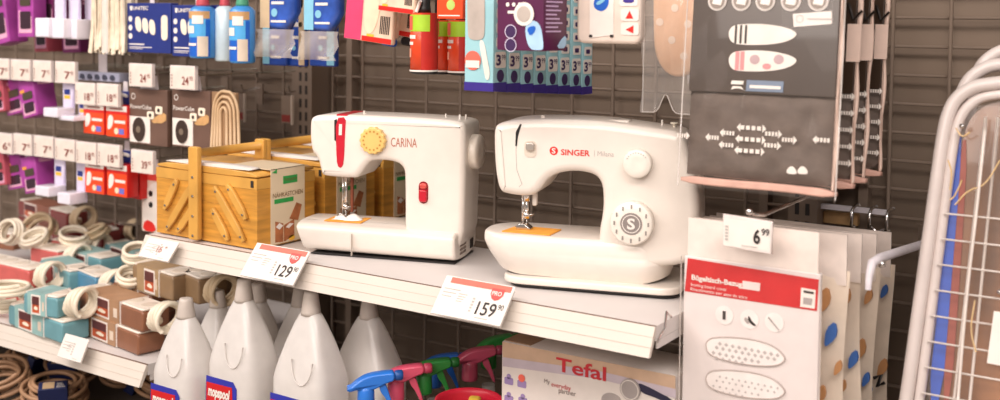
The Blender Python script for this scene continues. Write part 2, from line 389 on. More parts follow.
# ================================================================== SEWING MACHINE WITH RED STRIPE
def machine_carina():
    t = thing('sewing_machine', 'white sewing machine with red stripe, yellow dial and small red lever', 'sewing machine', (-1.288, 1.378, SH), R(17.6))
    P = lambda pts, y: RPs(t, pts, y)
    # free-arm base
    b = P([(317,254.5), (300,237), (294,227.5), (298,219), (318,206), (330,205.5), (404,205.5), (458,207), (462,230), (454,252), (451,264.5)], 0.0)
    zb = .0015
    b = [(x, max(z, zb)) for x, z in b]
    # front is lower than the back: slope the top surface, front rim at pixel row ~228-242
    mb = MB(); fr = RPs(t, [(296,224.5), (456,239)], 0.0)
    z_f = (fr[0][1]+fr[1][1])/2; xl = RP(t, 291.5, 228, 0)[0]; xr = RP(t, 455, 252, 0)[0]
    prof = chaikin([(0, zb), (-.005, z_f*.6), (-.005, z_f-.004), (-.002, z_f), (.012, z_f+.006), (.118, z_f+.008), (.124, z_f), (.122, zb)], 2)
    # profile (y, z) pushed along x, with rounded left end
    mb.M = Matrix(((0,1,0,0),(1,0,0,0),(0,0,1,0),(0,0,0,1)))
    mb.slab(prof, xl, xr, .006, 4)
    def taper(p):
        k = max(0, 1-(p.x-xl)/.03); zz = p.z/(z_f+.006)
        return (p.x+.024*(1-min(1, zz))*k*1.0 if True else p.x, p.y+(.012*k*k if p.y < .05 else -.025*k*k), p.z)
    mb.warp(taper); mb.build('base', WHITE, t)
    MB().slab(rrect(xl+.034, xr-.002, .0002, .0022, .0008), .006, .112).build('foot_plate', BLACK, t)
    mb = MB(); xs = RP(t, 352, 250, 0)[0]; mb.box(xs-.0003, xs+.0003, -.0045, .001, zb+.002, z_f-.006); mb.build('base_seam', mat('warm_grey_seam', 'CFC4B8', .5), t)  # thin pale grey line marking the seam
    # arm, head and pillar as one C-shaped casting
    yb = .016
    c = P([(308.5,121), (313,115.5), (330,114.5), (380,116), (430,118.5), (462,121.5), (465.5,128), (464.5,180), (462,262), (404,255), (404,176), (402.5,168), (397,163), (386,160.5), (371,160.5), (366,164), (357,177.5), (352,178.5), (323,176.5), (320,173), (317,158), (309.5,151)], yb)
    mb = MB(); mb.slab(chaikin(c, 2), yb, yb+.092, .010, 5)
    body = mb.build('arm_and_pillar', WHITE, t)
    # red stripe on head and over the top
    st = P([(335.5,118), (346,117), (345,131), (343.8,163), (341,168.5), (337,166), (336,150)], yb-.001)
    mb = MB(); mb.slab(chaikin(st, 1), yb-.0012, yb+.004, .0006, 1)
    zt = RP(t, 340, 115, yb)[1]; x0, x1 = st[0][0], st[1][0]
    mb.box(x0, x1, yb+.004, yb+.080, zt-.004, zt+.0012)
    rs = mb.build('red_stripe', mat('red_plastic', 'C8192E', .3, coat=.4), t)
    sl = P([(334.5,120), (337,119), (337,142), (334.5,140)], yb)
    MB().slab(sl, yb-.0008, yb+.002).build('lever_slot', BLACK, t)
    MB().slab(P([(339.5,124), (342.5,124), (342.2,135), (339.2,135)], yb), yb-.0022, yb).build('stripe_window', PAPER, rs)
    # dial with scalloped rim
    cx, cz = RP(t, 373, 140.5, yb-.006); r = .0232
    pts = []
    for k in range(72): a = 2*math.pi*k/72; q = r*(1+.045*math.cos(14*a)); pts.append((cx+q*math.cos(a), cz+q*math.sin(a)))
    YD = mat('butter_yellow_plastic', 'EBC373', .35, coat=.2)
    d_ = MB().slab(pts, yb-.011, yb+.001, .0025, 3).build('stitch_dial', YD, t)
    m = MB()
    for k in range(14): a = 2*math.pi*k/14; m.disc(cx+.016*math.cos(a), cz+.016*math.sin(a), .0018, yb-.0116, 8)
    m.build('dial_mark', mat('amber_print', 'C08B3C', .5), d_)
    a0, a1 = RP(t, 391, 146.5, yb), RP(t, 417, 138.5, yb)
    m = MB(); m.text('CARINA', a0[0], a0[1], a1[0]-a0[0], a1[1]-a0[1], yb-.0006); m.build('brand_lettering', mat('copper_print', 'B5705A', .5), t)
    # reverse lever in a red recess
    x, z = RP(t, 423.5, 193, yb)
    rc = MB().slab(rrect(x-.0085, x+.0085, z-.018, z+.020, .008), yb-.001, yb+.004).build('lever_recess', mat('deep_red_plastic', '8E1420', .3), t)
    MB().slab(rrect(x-.0068, x+.0068, z-.015, z+.006, .003), yb-.006, yb+.002, .002, 2).build('reverse_lever', mat('red_plastic', 'C8192E'), rc)
    MB().slab(rrect(x-.0068, x+.0068, z+.007, z+.017, .006), yb-.004, yb+.002, .002, 2).build('lever_cap', mat('soft_red_plastic', 'D9564E', .3), rc)
    # hand wheel on the right side
    wx, wz = RP(t, 466, 151, .062)
    MB().lathe([(.012, -.012), (.012, .004), (.0285, .005), (.0302, .008), (.0302, .023), (.028, .0265), (.012, .027)], (wx, .062, wz), 32, 'x').build('hand_wheel', mat('warm_white_plastic', 'E6DACB', .35, coat=.2), t)
    # side details
    xs = c[8][0]+.001
    sv = MB()
    for k in range(7):
        for j in range(2): sv.box(xr-.001, xr+.0012, .026+j*.018, .040+j*.018, .012+k*.0068, .0155+k*.0068)
    sv.build('vent_slots', mat('brown_grey_vent', '7E7066', .6), t)
    MB().box(xr-.002, xr+.0015, .084, .100, .012, .056).build('power_socket', BLACK, t)
    mb = MB()
    for k in range(2): mb.slab(rrect(.03+k*.03, .046+k*.03, .075, .098, .003), xs-.004, xs+.0015)
    # spool pins and winder on top
    zt = RP(t, 440, 118, .06)[1]
    for px, h in ((447, .012), (467, .012)):
        x = RP(t, px, 118, .07)[0]
        MB().lathe([(.0016, 0), (.0016, h), (.0010, h+.001)], (x-.002, .07, zt-.006), 8).build('spool_pin', WHITE, t)
    x = RP(t, 462, 118, .05)[0]
    MB().lathe([(.0055, 0), (.0055, .006), (.002, .007), (.002, .016)], (x-.004, .05, zt-.008), 12).build('bobbin_winder', WHITE, t)
    x = RP(t, 366, 114, .05)[0]
    MB().lathe([(.006, 0), (.006, .004), (.0022, .005), (.0022, .007)], (x, .05, RP(t, 366, 114, .05)[1]-.006), 12).box(x-.004, x-.002, .048, .052, RP(t, 366, 114, .05)[1]-.002, RP(t, 366, 114, .05)[1]+.006).build('thread_guide', WHITE, t)
    # needle clamp, needle, presser foot
    yn = .055; x, ztop = RP(t, 346, 176, yn); zb2 = z_f+.008
    MB().lathe([(.0032, zb2+.018), (.0032, ztop+.01)], (x, yn, 0), 10).lathe([(.0009, zb2), (.0009, zb2+.02)], (x, yn, 0), 6).build('needle_bar', CHROME, t)
    mb = MB(); mb.lathe([(.0052, zb2+.018), (.0052, zb2+.026)], (x, yn, 0), 10); mb.tube([(x, yn, zb2+.022), (x+.010, yn-.003, zb2+.022)], .002, 8); mb.build('needle_clamp', CHROME, t)
    mb = MB(); mb.lathe([(.0025, zb2+.008), (.0025, ztop+.01)], (x-.008, yn+.006, 0), 10); mb.slab([(x-.014, zb2+.002), (x+.002, zb2+.002), (x+.001, zb2+.0045), (x-.006, zb2+.010), (x-.010, zb2+.010), (x-.016, zb2+.006)], yn-.006, yn+.010, .001, 1); mb.build('presser_foot', CHROME, t)
    MB().slab(rrect(x+.008, x+.013, zb2+.012, ztop+.006, .002), yn, yn+.006, .001, 1).build('thread_cutter', mat('brown_plastic', '7A3E28', .4), t)
    # cloth sample under the foot
    s_ = thing('cloth_sample', 'orange board with crumpled white cloth under the needle of the red-striped machine', 'fabric', t.matrix_world @ Vector((x, yn, z_f+.0065)), R(17.6))
    MB().box(-.030, .040, -.026, .022, 0, .0016).build('orange_board', mat('orange_felt', 'E8A03C', .8, noise=.1, bump=.2), s_)
    mb = MB(); n = 14; vs = []; fs = []
    for j in range(n):
        for i in range(n):
            u, v = i/(n-1), j/(n-1); bx, by = -.021+.052*u, -.018+.034*v
            e = min(u, 1-u, v, 1-v)*5
            h = .0022+.012*min(1, e)*(abs(math.sin(5*u+1.3*v))*.5+.3*math.sin(7*v+3*u)**2)*math.exp(-((bx+.002)**2)/.0009*0.2)
            if abs(bx+.006) < .009 and by > -.012: h = min(h, .0030)
            vs.append((bx+.004*math.sin(6*v), by+.003*math.sin(7*u), h))
    for j in range(n-1):
        for i in range(n-1): fs.append((j*n+i, j*n+i+1, (j+1)*n+i+1, (j+1)*n+i))
    mb.add(vs, fs, True); mb.build('white_cloth', mat('white_cloth', 'F0EBE4', .8, bump=.1), s_)
machine_carina()

# ================================================================== SEWING MACHINE WITH S DIAL
def machine_singer():
    t = thing('sewing_machine', 'white rounded sewing machine with two round dials and red brand lettering', 'sewing machine', (-.887, 1.384, SH), R(17.1))
    P = lambda pts, y: RPs(t, pts, y)
    # bottom plate
    x0 = RP(t, 499, 288, 0)[0]; x1 = .262
    def rounded(y0, y1, xa, xb, c):                               # plan outline (x, y)
        return [(x, y) for x, y in rrect(xa, xb, y0, y1, c, 5)]
    def plan(mb, out, z0, z1, r):
        mb.M = Matrix(((1,0,0,0),(0,0,1,0),(0,1,0,0),(0,0,0,1))); mb.slab(out, z0, z1, r, 3); mb.M = Matrix(); return mb
    plan(MB(), rounded(.006, .15, x0+.01, x1-.002, .03), .0006, .006, 0).build('feet_shadow_slab', BLACK, t)  # black slab stands in for rubber feet and the shadow below the plate
    plan(MB(), rounded(0, .155, x0, x1, .034), .0055, .0165, .003).build('bottom_plate', WHITE, t)
    # base body: stacked plan outlines, bulging low down, tucked in above a wavy lower edge
    zt0 = RP(t, 525, 230.5, .05)[1]; xa, xb = RP(t, 480.5, 238, .03)[0], .249
    NL = 14; ring = []; vs = []; fs = []
    for j in range(NL+1):
        k = j/NL
        if k < .8: q = k/.8; z = .014+(zt0-.020)*q; ins = .010*(1-q)**2 + (.0 if q < .9 else .0)
        else: q = (k-.8)/.2; z = zt0-.006+.006*math.sin(q*math.pi/2); ins = .007*(1-math.cos(q*math.pi/2))
        bul = .007*math.sin(min(1, k/.8)*math.pi)**1.0
        o = rrect(xa+ins+.012*(1-min(1, k*1.6)), xb-ins, .008-bul*.6+ins, .125-ins, .052, 8)
        m_ = len(o)
        for x, y in o:
            w = max(0, 1-k*1.25)
            wave = .010*math.exp(-((x-.075)/.05)**2)+.016*max(0, (x-.17)/.08)**2+.010*max(0, (.02-x)/.05)
            vs.append((x, y+(.004*max(0, min(1, (x-.10)/.06))*(k > .45)), z+wave*w))
    for j in range(NL):
        for i in range(m_): l = (i+1) % m_; fs.append((j*m_+i, j*m_+l, (j+1)*m_+l, (j+1)*m_+i))
    fs.append(tuple(NL*m_+i for i in range(m_)))
    MB().add(vs, fs, True).build('base', WHITE, t)
    # arm, head, pillar
    yb = .012
    c = P([(492.5,130), (496,124), (510,120.5), (528,119.5), (560,119.5), (596,121), (625,124.5), (655,129), (675,131.5), (683,136), (688,150), (693.5,168), (697.5,190), (699.5,215), (698,245), (692,268), (597,268), (598,232), (601,218), (602.5,203), (601.5,186), (597,177.5), (588,173.3), (574,171.5), (560,173), (550,177), (544,183), (538,191.5), (532,196), (522,197), (503,194), (499,191), (496,183), (493.5,165)], yb)
    mb = MB(); mb.slab(chaikin(c, 2), yb, yb+.105, .013, 6)
    mb.build('arm_and_pillar', WHITE, t)
    # head cover seam and take-up slot
    sm = P([(520.5,124), (517.5,130), (516,150), (516.8,170), (522,184), (519,187)], yb)
    m = MB(); m.tube([(x, yb+.0003, z) for x, z in sm], .0007, 6); m.build('cover_seam', GREYINK, t)
    m = MB(); m.slab(P([(520,124), (521.5,124.5), (518,137), (517,146), (515.3,146), (515.8,132)], yb), yb-.0004, yb+.001); m.build('take_up_slot', BLACK, t)
    # tension dial
    x, z = RP(t, 531, 148, yb)
    r_ = MB().slab(rrect(x-.0105, x+.0085, z-.014, z+.011, .006), yb-.001, yb+.003).build('tension_recess', mat('shade_white_plastic', 'D8CBBB', .4), t)
    m = MB().slab(rrect(x-.0075, x+.0065, z-.004, z+.009, .004), yb-.006, yb, .002, 2); m.build('tension_dial', mat('silver_plastic', 'C9BEB2', .25, .6), r_)
    # brand
    x, z = RP(t, 553.8, 150.8, yb)
    o = MB().disc(x, z, .0066, yb-.0006).build('brand_badge', RED, t)
    m = MB(); m.text('S', x-.003, z-.0042, .006, .0084, yb-.0010, bold=.02); m.build('badge_lettering', PAPER, o)
    a0, a1 = RP(t, 561, 155, yb), RP(t, 590, 149.3, yb)
    m = MB(); m.text('SINGER', a0[0], a0[1], a1[0]-a0[0], .0092, yb-.0006, bold=.02); m.build('brand_lettering', RED, t)
    a0, a1 = RP(t, 597.5, 156, yb), RP(t, 614, 150, yb)
    m = MB(); m.text('Milana', a0[0], a0[1], a1[0]-a0[0], .0076, yb-.0006); m.rect(a0[0]-.005, a0[0]-.0045, a0[1]-.001, a0[1]+.009, yb-.0006); m.build('model_lettering', GREYINK, t)
    # dials
    def dial(nm, px, py, r, dep):
        x, z = RP(t, px, py, yb-dep*.6)
        d = MB().lathe([(r, .004), (r, -dep+.003), (r*.97, -dep+.001), (r*.93, -dep), (r*.5, -dep-.0004)], (x, yb, z), 40, 'y').build(nm, mat('dial_white_plastic', 'EDE4D8', .3, coat=.3), t)
        return d, x, z, yb-dep-.0004
    d, x, z, y = dial('stitch_length_dial', 637.5, 163.5, .0215, .016)
    m = MB()
    for k in range(9): a = R(40+k*14); m.disc(x+.0165*math.cos(a), z+.0165*math.sin(a), .0011, y-.0006, 6)
    m.build('dial_mark', GREYINK, d)
    d, x, z, y = dial('stitch_pattern_dial', 632, 223, .0325, .018)
    m = MB()
    for k in range(12):
        a = R(30+k*30); cxx, czz = x+.0255*math.cos(a), z+.0255*math.sin(a)
        m.rect(cxx-.0012, cxx+.0012, czz-.003, czz+.003, y-.0006)
    m.build('dial_mark', mat('mid_grey_ink', '8E8781', .6), d)
    g = MB(); g.disc(x, z, .0165, y-.0008, 32); g = g.build('grey_centre', mat('dial_grey_print', '8F8580', .4), d)
    m = MB(); m.ring(x, z, .0138, .0012, y-.0014); m.text('S', x-.006, z-.0085, .012, .017, y-.0015, bold=.03); m.build('centre_lettering', PAPER, d)
    # right side: hand wheel, vents
    wx, wz = RP(t, 690, 180, .065)
    MB().lathe([(.02, -.01), (.031, -.004), (.034, .004), (.033, .014), (.02, .018)], (wx, .066, wz), 32, 'x').build('hand_wheel', mat('warm_white_plastic', 'E6DACB'), t)
    sv = MB()
    for k in range(5): sv.box(x1-.012, x1+.0008, .05, .085, .06+k*.007, .0625+k*.007)
    # top: bobbin winder guide, spool pin
    x, z = RP(t, 543, 121, .055)
    MB().lathe([(.010, -.006), (.010, .001), (.004, .002), (.0032, .008), (.0045, .009)], (x, .055, z), 14).build('thread_guide', WHITE, t)
    x, z = RP(t, 674, 132, .075)
    MB().lathe([(.0045, -.008), (.0045, .006), (.0022, .0065), (.0022, .012), (.006, .0125), (.006, .015)], (x, .075, z), 12).build('bobbin_winder', CREAM, t)
    x, z = RP(t, 662, 130, .085)
    MB().lathe([(.0016, -.008), (.0016, .016)], (x, .085, z), 8).build('spool_pin', WHITE, t)
    x, z = RP(t, 600, 121, .05); 
    MB().slab(rrect(x, x+.045, z-.003, z+.0022, .002), .045, .085, .001, 1).build('top_handle', WHITE, t)
    # needle group
    yn = .05; xn, zt = RP(t, 527, 196, yn); zp = RP(t, 525, 232, yn-.0)[1]
    z_b = RP(t, 525, 226, .05)[1]
    zp = zt0+.0002
    MB().lathe([(.0055, zt-.008), (.0055, zt+.014)], (xn, yn, 0), 12).lathe([(.0034, zp+.022), (.0034, zt)], (xn, yn, 0), 10).lathe([(.0009, zp), (.0009, zp+.024)], (xn, yn, 0), 6).build('needle_bar', CHROME, t)
    m = MB(); m.lathe([(.0052, zp+.020), (.0052, zp+.030)], (xn, yn-.002, 0), 10); m.tube([(xn, yn, zp+.025), (xn+.011, yn, zp+.026)], .0022, 8); m.build('needle_clamp', CHROME, t)
    m = MB(); m.lathe([(.0026, zp+.008), (.0026, zt+.006)], (xn-.008, yn+.008, 0), 10); m.slab([(xn-.015, zp+.002), (xn+.008, zp+.002), (xn+.007, zp+.005), (xn-.002, zp+.012), (xn-.009, zp+.012), (xn-.017, zp+.007)], yn-.008, yn+.012, .001, 1); m.build('presser_foot', CHROME, t)
    m = MB(); m.slab(rrect(xn+.010, xn+.017, zt-.014, zt+.012, .002), yn-.006, yn+.004, .0015, 2); m.build('needle_threader', WHITE, t)
    s_ = thing('cloth_sample', 'orange felt cloth sample under the needle of the machine with S dial', 'fabric', t.matrix_world @ Vector((xn, yn, zp+.0003)), R(17.1))
    mb = MB(); pl = []
    c4 = [(-.034, -.024), (.045, -.030), (.052, .020), (-.022, .026)]
    mb.M = Matrix(((1,0,0,0),(0,0,1,0),(0,1,0,0),(0,0,0,1))); mb.slab(c4, 0, .0016); mb.M = Matrix()
    mb.build('felt_square', mat('orange_felt', 'E8A03C'), s_)
machine_singer()

# ================================================================== LEFT BAY: hooks and hanging packs
def scan_hook(label, X, Z, yf, w=.058, h=.046, big=None, small='', group=None, name='scan_hook', tick=True):
    t = thing(name, label, 'shop hook', (X, WY-.004, Z), group=group)
    L = WY-.004-yf
    MB().tube([(0, 0, 0), (0, -L+.012, 0), (0, -L+.003, .003), (0, -L, .010)], .0017, 6).build('hook_wire', ZINC, t)
    MB().box(-.012, .012, -.006, .002, -.012, .024).build('back_plate', TAUPE, t)
    if tick:
        k = MB().box(-w/2, w/2, -L-.0075, -L+.0005, .020-h, .022).build('tag_holder', mat('clear_tag_plastic', 'E6DAD4', .25), t)
        m = MB(); m.M = Matrix.Translation((0, -L-.0075, 0)); m.rect(-w/2+.001, w/2-.001, .0215-h, .0175); k2 = m.build('price_ticket', mat('cream_ticket', 'E2D4C8', .6), k)
        m = MB(); m.M = Matrix.Translation((0, -L-.0086, 0))
        if big: m.text(big, w*.0, .030-h, w*.26, h*.36, bold=.01)
        if small: m.text(small, w*.30, .030-h+h*.2, w*.13, h*.18)
        for q in range(4): m.rect(-w*.42, -w*.40, .026-h+q*.007, .030-h+q*.007)
        if big: m.build('ticket_print', mat('red_brown_ink', '8A4A40', .6), k)
    return t
def tag_hook(label, px0, px1, py0, big, small, yf=1.51, h=.048):
    A = onY(px0, py0, yf); B = onY(px1, py0, yf)
    return scan_hook(label, (A.x+B.x)/2, A.z-.022, yf+.0075, B.x-A.x, h, big, small)
tag_hook('scan hook with pale price ticket reading 7, far left of the middle row', -8, 9, 58, '7', '95')
tag_hook('scan hook with price ticket above the left purple adapter box of the middle row', 11, 30, 59, '7', '95')
tag_hook('scan hook with price ticket above the right purple adapter box of the middle row', 33, 51, 60, '7', '95')
tag_hook('scan hook with price ticket above the lavender card of the middle row', 55, 75, 61, '7', '95')
tag_hook('scan hook with ticket 18 above the left red pack of the middle row', 75, 95, 82, '18', '95')
tag_hook('scan hook with ticket 18 above the right red pack of the middle row', 97, 118, 83, '18', '95')
tag_hook('scan hook with ticket 24 above the left brown socket cube pack', 129, 152, 63, '24', '95')
tag_hook('scan hook with ticket 24 above the right brown socket cube pack', 170, 195, 65, '24', '95')
tag_hook('scan hook with pale price ticket reading 6, far left of the bottom row', -6, 12, 132, '6', '95')
tag_hook('scan hook with price ticket above the left purple adapter box of the bottom row', 13.5, 31.5, 133, '7', '95')
tag_hook('scan hook with price ticket above the right purple adapter box of the bottom row', 34, 53, 135, '7', '95')
tag_hook('scan hook with price ticket above the lavender card of the bottom row', 55, 74.5, 138, '7', '95')
tag_hook('scan hook with ticket 18 above the left red pack of the bottom row', 76, 96, 141, '18', '95')
tag_hook('scan hook with ticket 18 above the right red pack of the bottom row', 97.5, 119.5, 143, '18', '95')
tag_hook('scan hook with ticket 39 beside the wooden sewing box', 131, 153, 149, '39', '95')

LY = .06
def frame_at(name, label, cat, px0, py0, px1, py1, Y, group=None, roll=0.0, yaw=0.0):
    Y += LY; A = onY(px0, py0, Y); B = onY(px1, py0, Y); C_ = onY(px0, py1, Y)
    W, H = B.x-A.x, A.z-C_.z
    t = thing(name, label, cat, (A.x, Y, C_.z), group=group, rot=(0, -roll, yaw))
    return t, W, H
PINKP = mat('pale_pink_print', 'E3A9C2', .45)
WINDOW = mat('dark_pack_window', '3A2430', .25)
def hanger(t, W, H, up=.022):
    MB().slab([(W*.25, H-.004), (W*.75, H-.004), (W*.7, H+up), (W*.3, H+up)], .004, .0048).build('hanger_tab', mat('clear_hanger', 'D9CFD0', .3), t)
def adapter_box(label, rc, Y, tone=0, roll=.12, depth=.05, group=None, dark=False):
    t, W, H = frame_at('adapter_box', label, 'boxed adapter', *rc, Y, roll=roll)
    body = [PURPLE, mat('plum_print', '6E2257', .4, noise=.1), mat('red_pink_print', 'B4505E', .45, noise=.15, scale=20)][tone]
    MB().rbox(0, W, 0, depth, 0, H, .002, .0012).build('carton', body, t)
    MB().poly([(W*.10, H*.06), (W*.9, H*.06), (W*.9, H*.30), (W*.10, H*.40)]).build('pink_panel', PINKP, t)
    MB().slab(rrect(W*.2, W*.85, H*.12, H*.38, .004), -.0016, -.0002).build('lower_window', WINDOW, t)
    MB().slab(rrect(W*.2, W*.85, H*.46, H*.66, .004), -.0016, -.0002).build('upper_window', mat('olive_pack_window', '4A4030', .3), t)
    MB().rect(W*.05, W*.34, H*.66, H*.74).build('orange_patch', mat('amber_patch', 'E79A3C', .5), t)
    m = MB(); m.M = Matrix(((0,-1,0,W),(1,0,0,0),(0,0,1,0),(0,0,0,1))); m.rect(depth*.2, depth*.8, H*.80, H*.84); m.rect(depth*.2, depth*.6, H*.86, H*.89); m.build('side_print', PINKP, t)
    hanger(t, W, H); return t
def blister_card(label, rc, Y, boxpx=None):
    t, W, H = frame_at('blister_card', label, 'blister pack', *rc, Y)
    MB().box(0, W, .001, .002, 0, H).build('backing_card', LAV, t)
    MB().rbox(-W*.22, W*1.02, -.045, .0008, 0, H*.27, .003, .003).build('blister_tray', mat('clear_white_blister', 'E8E2EC', .2, coat=.5), t)
    z = H*.62
    MB().rect(W*.12, W*.62, z, z+.012, .0004).build('navy_patch', NAVY, t)
    MB().rect(W*.12, W*.62, z-.010, z-.002, .0004).build('yellow_patch', YELLOW, t)
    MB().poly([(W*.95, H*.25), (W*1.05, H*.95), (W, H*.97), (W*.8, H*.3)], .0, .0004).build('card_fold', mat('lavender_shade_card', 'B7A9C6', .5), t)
    hanger(t, W, H); return t
def plug_pack(label, rc, Y, icons=False):
    t, W, H = frame_at('plug_pack', label, 'boxed plug', *rc, Y)
    MB().rbox(0, W, 0, .03, 0, H, .0015, .001).build('carton', mat('bright_red_carton', 'CF1F1C', .4), t)
    if not icons:
        MB().rect(.001, W-.001, .001, H*.80).build('orange_panel', ORANGE, t)
        MB().rect(.001, W-.001, H*.72, H*.80, -.0010).build('red_band', RED, t)
        h_ = MB().rect(.001, W-.001, H*.81, H-.001).build('header_panel', PAPER, t)
        MB().rect(W*.2, W*.8, H*.87, H*.91, -.0012).build('header_print', mat('red_brown_ink', '8A4A40'), h_)
        MB().poly(chaikin([(W*.08, H*.20), (W*.24, H*.26), (W*.34, H*.40), (W*.36, H*.62), (W*.24, H*.70), (W*.12, H*.64), (W*.10, H*.45)], 2), -.0012).build('plug_picture', PAPER, t)
        MB().rect(W*.42, W*.92, H*.44, H*.53, -.0012).build('white_print', PAPER, t)
        MB().rect(W*.62, W*.86, H*.10, H*.27, -.0012).build('blue_patch', mat('periwinkle_print', '6A6FC0', .5), t)
        MB().disc(W*.50, H*.19, W*.10, -.0012, 12).build('hand_picture', mat('skin_print', 'F4D7B8', .5), t)
    else:
        for cx, cz, q in ((.25, .72, .13), (.62, .74, .16), (.62, .55, .16), (.22, .36, .13), (.5, .38, .10)): MB().disc(W*cx, H*cz, W*q, n=10).build('white_icon', PAPER, t)
    hanger(t, W, H); return t
# top row
adapter_box('purple adapter box cut by the left edge of the picture, top row', (-8, -34, 9, 46), 1.47, 0, .18)
adapter_box('magenta adapter box with pale pink window panel, second from left in top row', (17, -30, 33, 37), 1.455, 0, .02, .035)
adapter_box('purple adapter box beside the first white card of the top row', (41, -34, 53, 27), 1.50, 1, .0, .05)
adapter_box('dark plum adapter box hanging low behind the white cards of the top row', (62, -6, 80, 53), 1.60, 1, .05, .06)
adapter_box('dusky red adapter box hanging low behind the purple ones of the top row', (34, -6, 47, 52), 1.58, 2, .05, .06)
blister_card('white blister card with navy and yellow patch, left one of the top row', (54, -34, 65, 37), 1.46)
blister_card('white blister card with navy and amber patch, middle one of the top row', (68, -34, 80, 38), 1.47)
blister_card('lavender blister card beside the cream mop, right one of the top row', (84, -34, 93, 39), 1.49)
# middle row
adapter_box('reddish adapter box at the left picture edge, middle row', (-9, 82, 5, 113), 1.47, 2, .15)
adapter_box('left purple adapter box with two dark windows, middle row', (7, 80, 24, 116), 1.485, 0, .22)
adapter_box('right purple adapter box with broad magenta side, middle row', (23, 81, 38, 119), 1.465, 0, .24, .055)
blister_card('white blister card with navy and yellow patch, left one of the middle row', (62.5, 81, 74, 115.5), 1.465)
blister_card('white blister card half hidden by ticket 18, middle row', (78, 101, 90, 119), 1.475)
plug_pack('left orange and red plug pack of the middle row', (83.5, 103, 104, 133), 1.463)
plug_pack('right orange and red plug pack of the middle row', (106, 104.5, 127, 136), 1.463)
# bottom row
adapter_box('reddish adapter box at the left picture edge, bottom row', (-9, 152, 6, 186), 1.47, 2, .15)
adapter_box('left purple adapter box with amber patch, bottom row', (8, 155, 24, 190), 1.485, 0, .2)
adapter_box('right purple adapter box with magenta side, bottom row', (25, 158, 39, 194), 1.465, 0, .22, .055)
blister_card('white blister card with navy and yellow patch, left one of the bottom row', (54, 157, 65, 193), 1.465)
blister_card('white blister card beside the left red pack, bottom row', (76, 160, 86, 201), 1.475)
plug_pack('left orange and red plug pack of the bottom row', (85, 161, 104, 192), 1.463)
plug_pack('right orange and red plug pack of the bottom row', (107, 163, 127, 195), 1.463)
plug_pack('bright red pack with white icons beside the sewing box', (123.5, 165, 140, 197), 1.50, True)
# blue-grey socket strip pack above the 18 tickets
t, W, H = frame_at('socket_strip_pack', 'flat blue-grey pack of dark plugs above the tickets reading 18', 'blister pack', 77, 71, 119, 80, 1.52)
MB().rbox(0, W, 0, .03, 0, H, .003, .002).build('blister', mat('blue_grey_blister', 'AEB0C4', .3, coat=.4), t)
for k in range(5): MB().slab(chaikin([(W*(.08+.18*k), H*.2), (W*(.2+.18*k), H*.25), (W*(.17+.18*k), H*.7), (W*(.10+.18*k), H*.8)], 1), -.003, .0).build('plug', mat('slate_plastic', '4A4C5C', .4), t)
MB().slab([(W*.4, H-.003), (W*.6, H-.003), (W*.6, H+.07), (W*.4, H+.07)], .014, .015).build('hanger_tab', mat('clear_hanger', 'D9CFD0'), t)
def blue_fuse(label, rc, Y):
    t, W, H = frame_at('fuse_pack', label, 'small pack', *rc, Y)
    MB().rbox(0, W, 0, .02, 0, H, .002, .001).build('carton', NAVY, t)
    MB().slab(chaikin([(W*.1, H*.55), (W*.5, H*.62), (W*.9, H*.5), (W*.9, H*.8), (W*.1, H*.9)], 1), -.002, -.0002).build('white_flash', PAPER, t)
    hanger(t, W, H)
blue_fuse('small navy pack beside the upper right ticket 18', (119, 91, 129, 104), 1.49)
blue_fuse('small navy pack between the lower tickets 18 and 39', (120, 150, 131, 163), 1.49)
# socket pack peeping out left of the sewing box
t, W, H = frame_at('socket_pack', 'red and white socket pack hanging behind the left edge of the sewing box', 'boxed socket', 141, 166, 163, 231, 1.52)
MB().rbox(0, W, 0, .03, 0, H, .006, .003).build('carton', mat('warm_white_carton', 'E4D2C4', .4), t)
MB().rect(0.001, W-.001, H*.80, H-.002).build('red_header', mat('light_red_print', 'D9473E', .45), t)
MB().poly(chaikin([(W*.05, H*.1), (W*.95, H*.05), (W*.95, H*.78), (W*.4, H*.76), (W*.1, H*.5)], 2)).build('socket_face', PAPER, t)
for cz in (.60, .43): MB().disc(W*.45, H*cz, W*.09, -.0014, 12).build('socket_hole', BLACK, t)
MB().poly(chaikin([(W*.05, H*.02), (W*.7, H*.02), (W*.6, H*.16), (W*.2, H*.2)], 1), -.0014).build('red_corner', RED, t)
hanger(t, W, H)
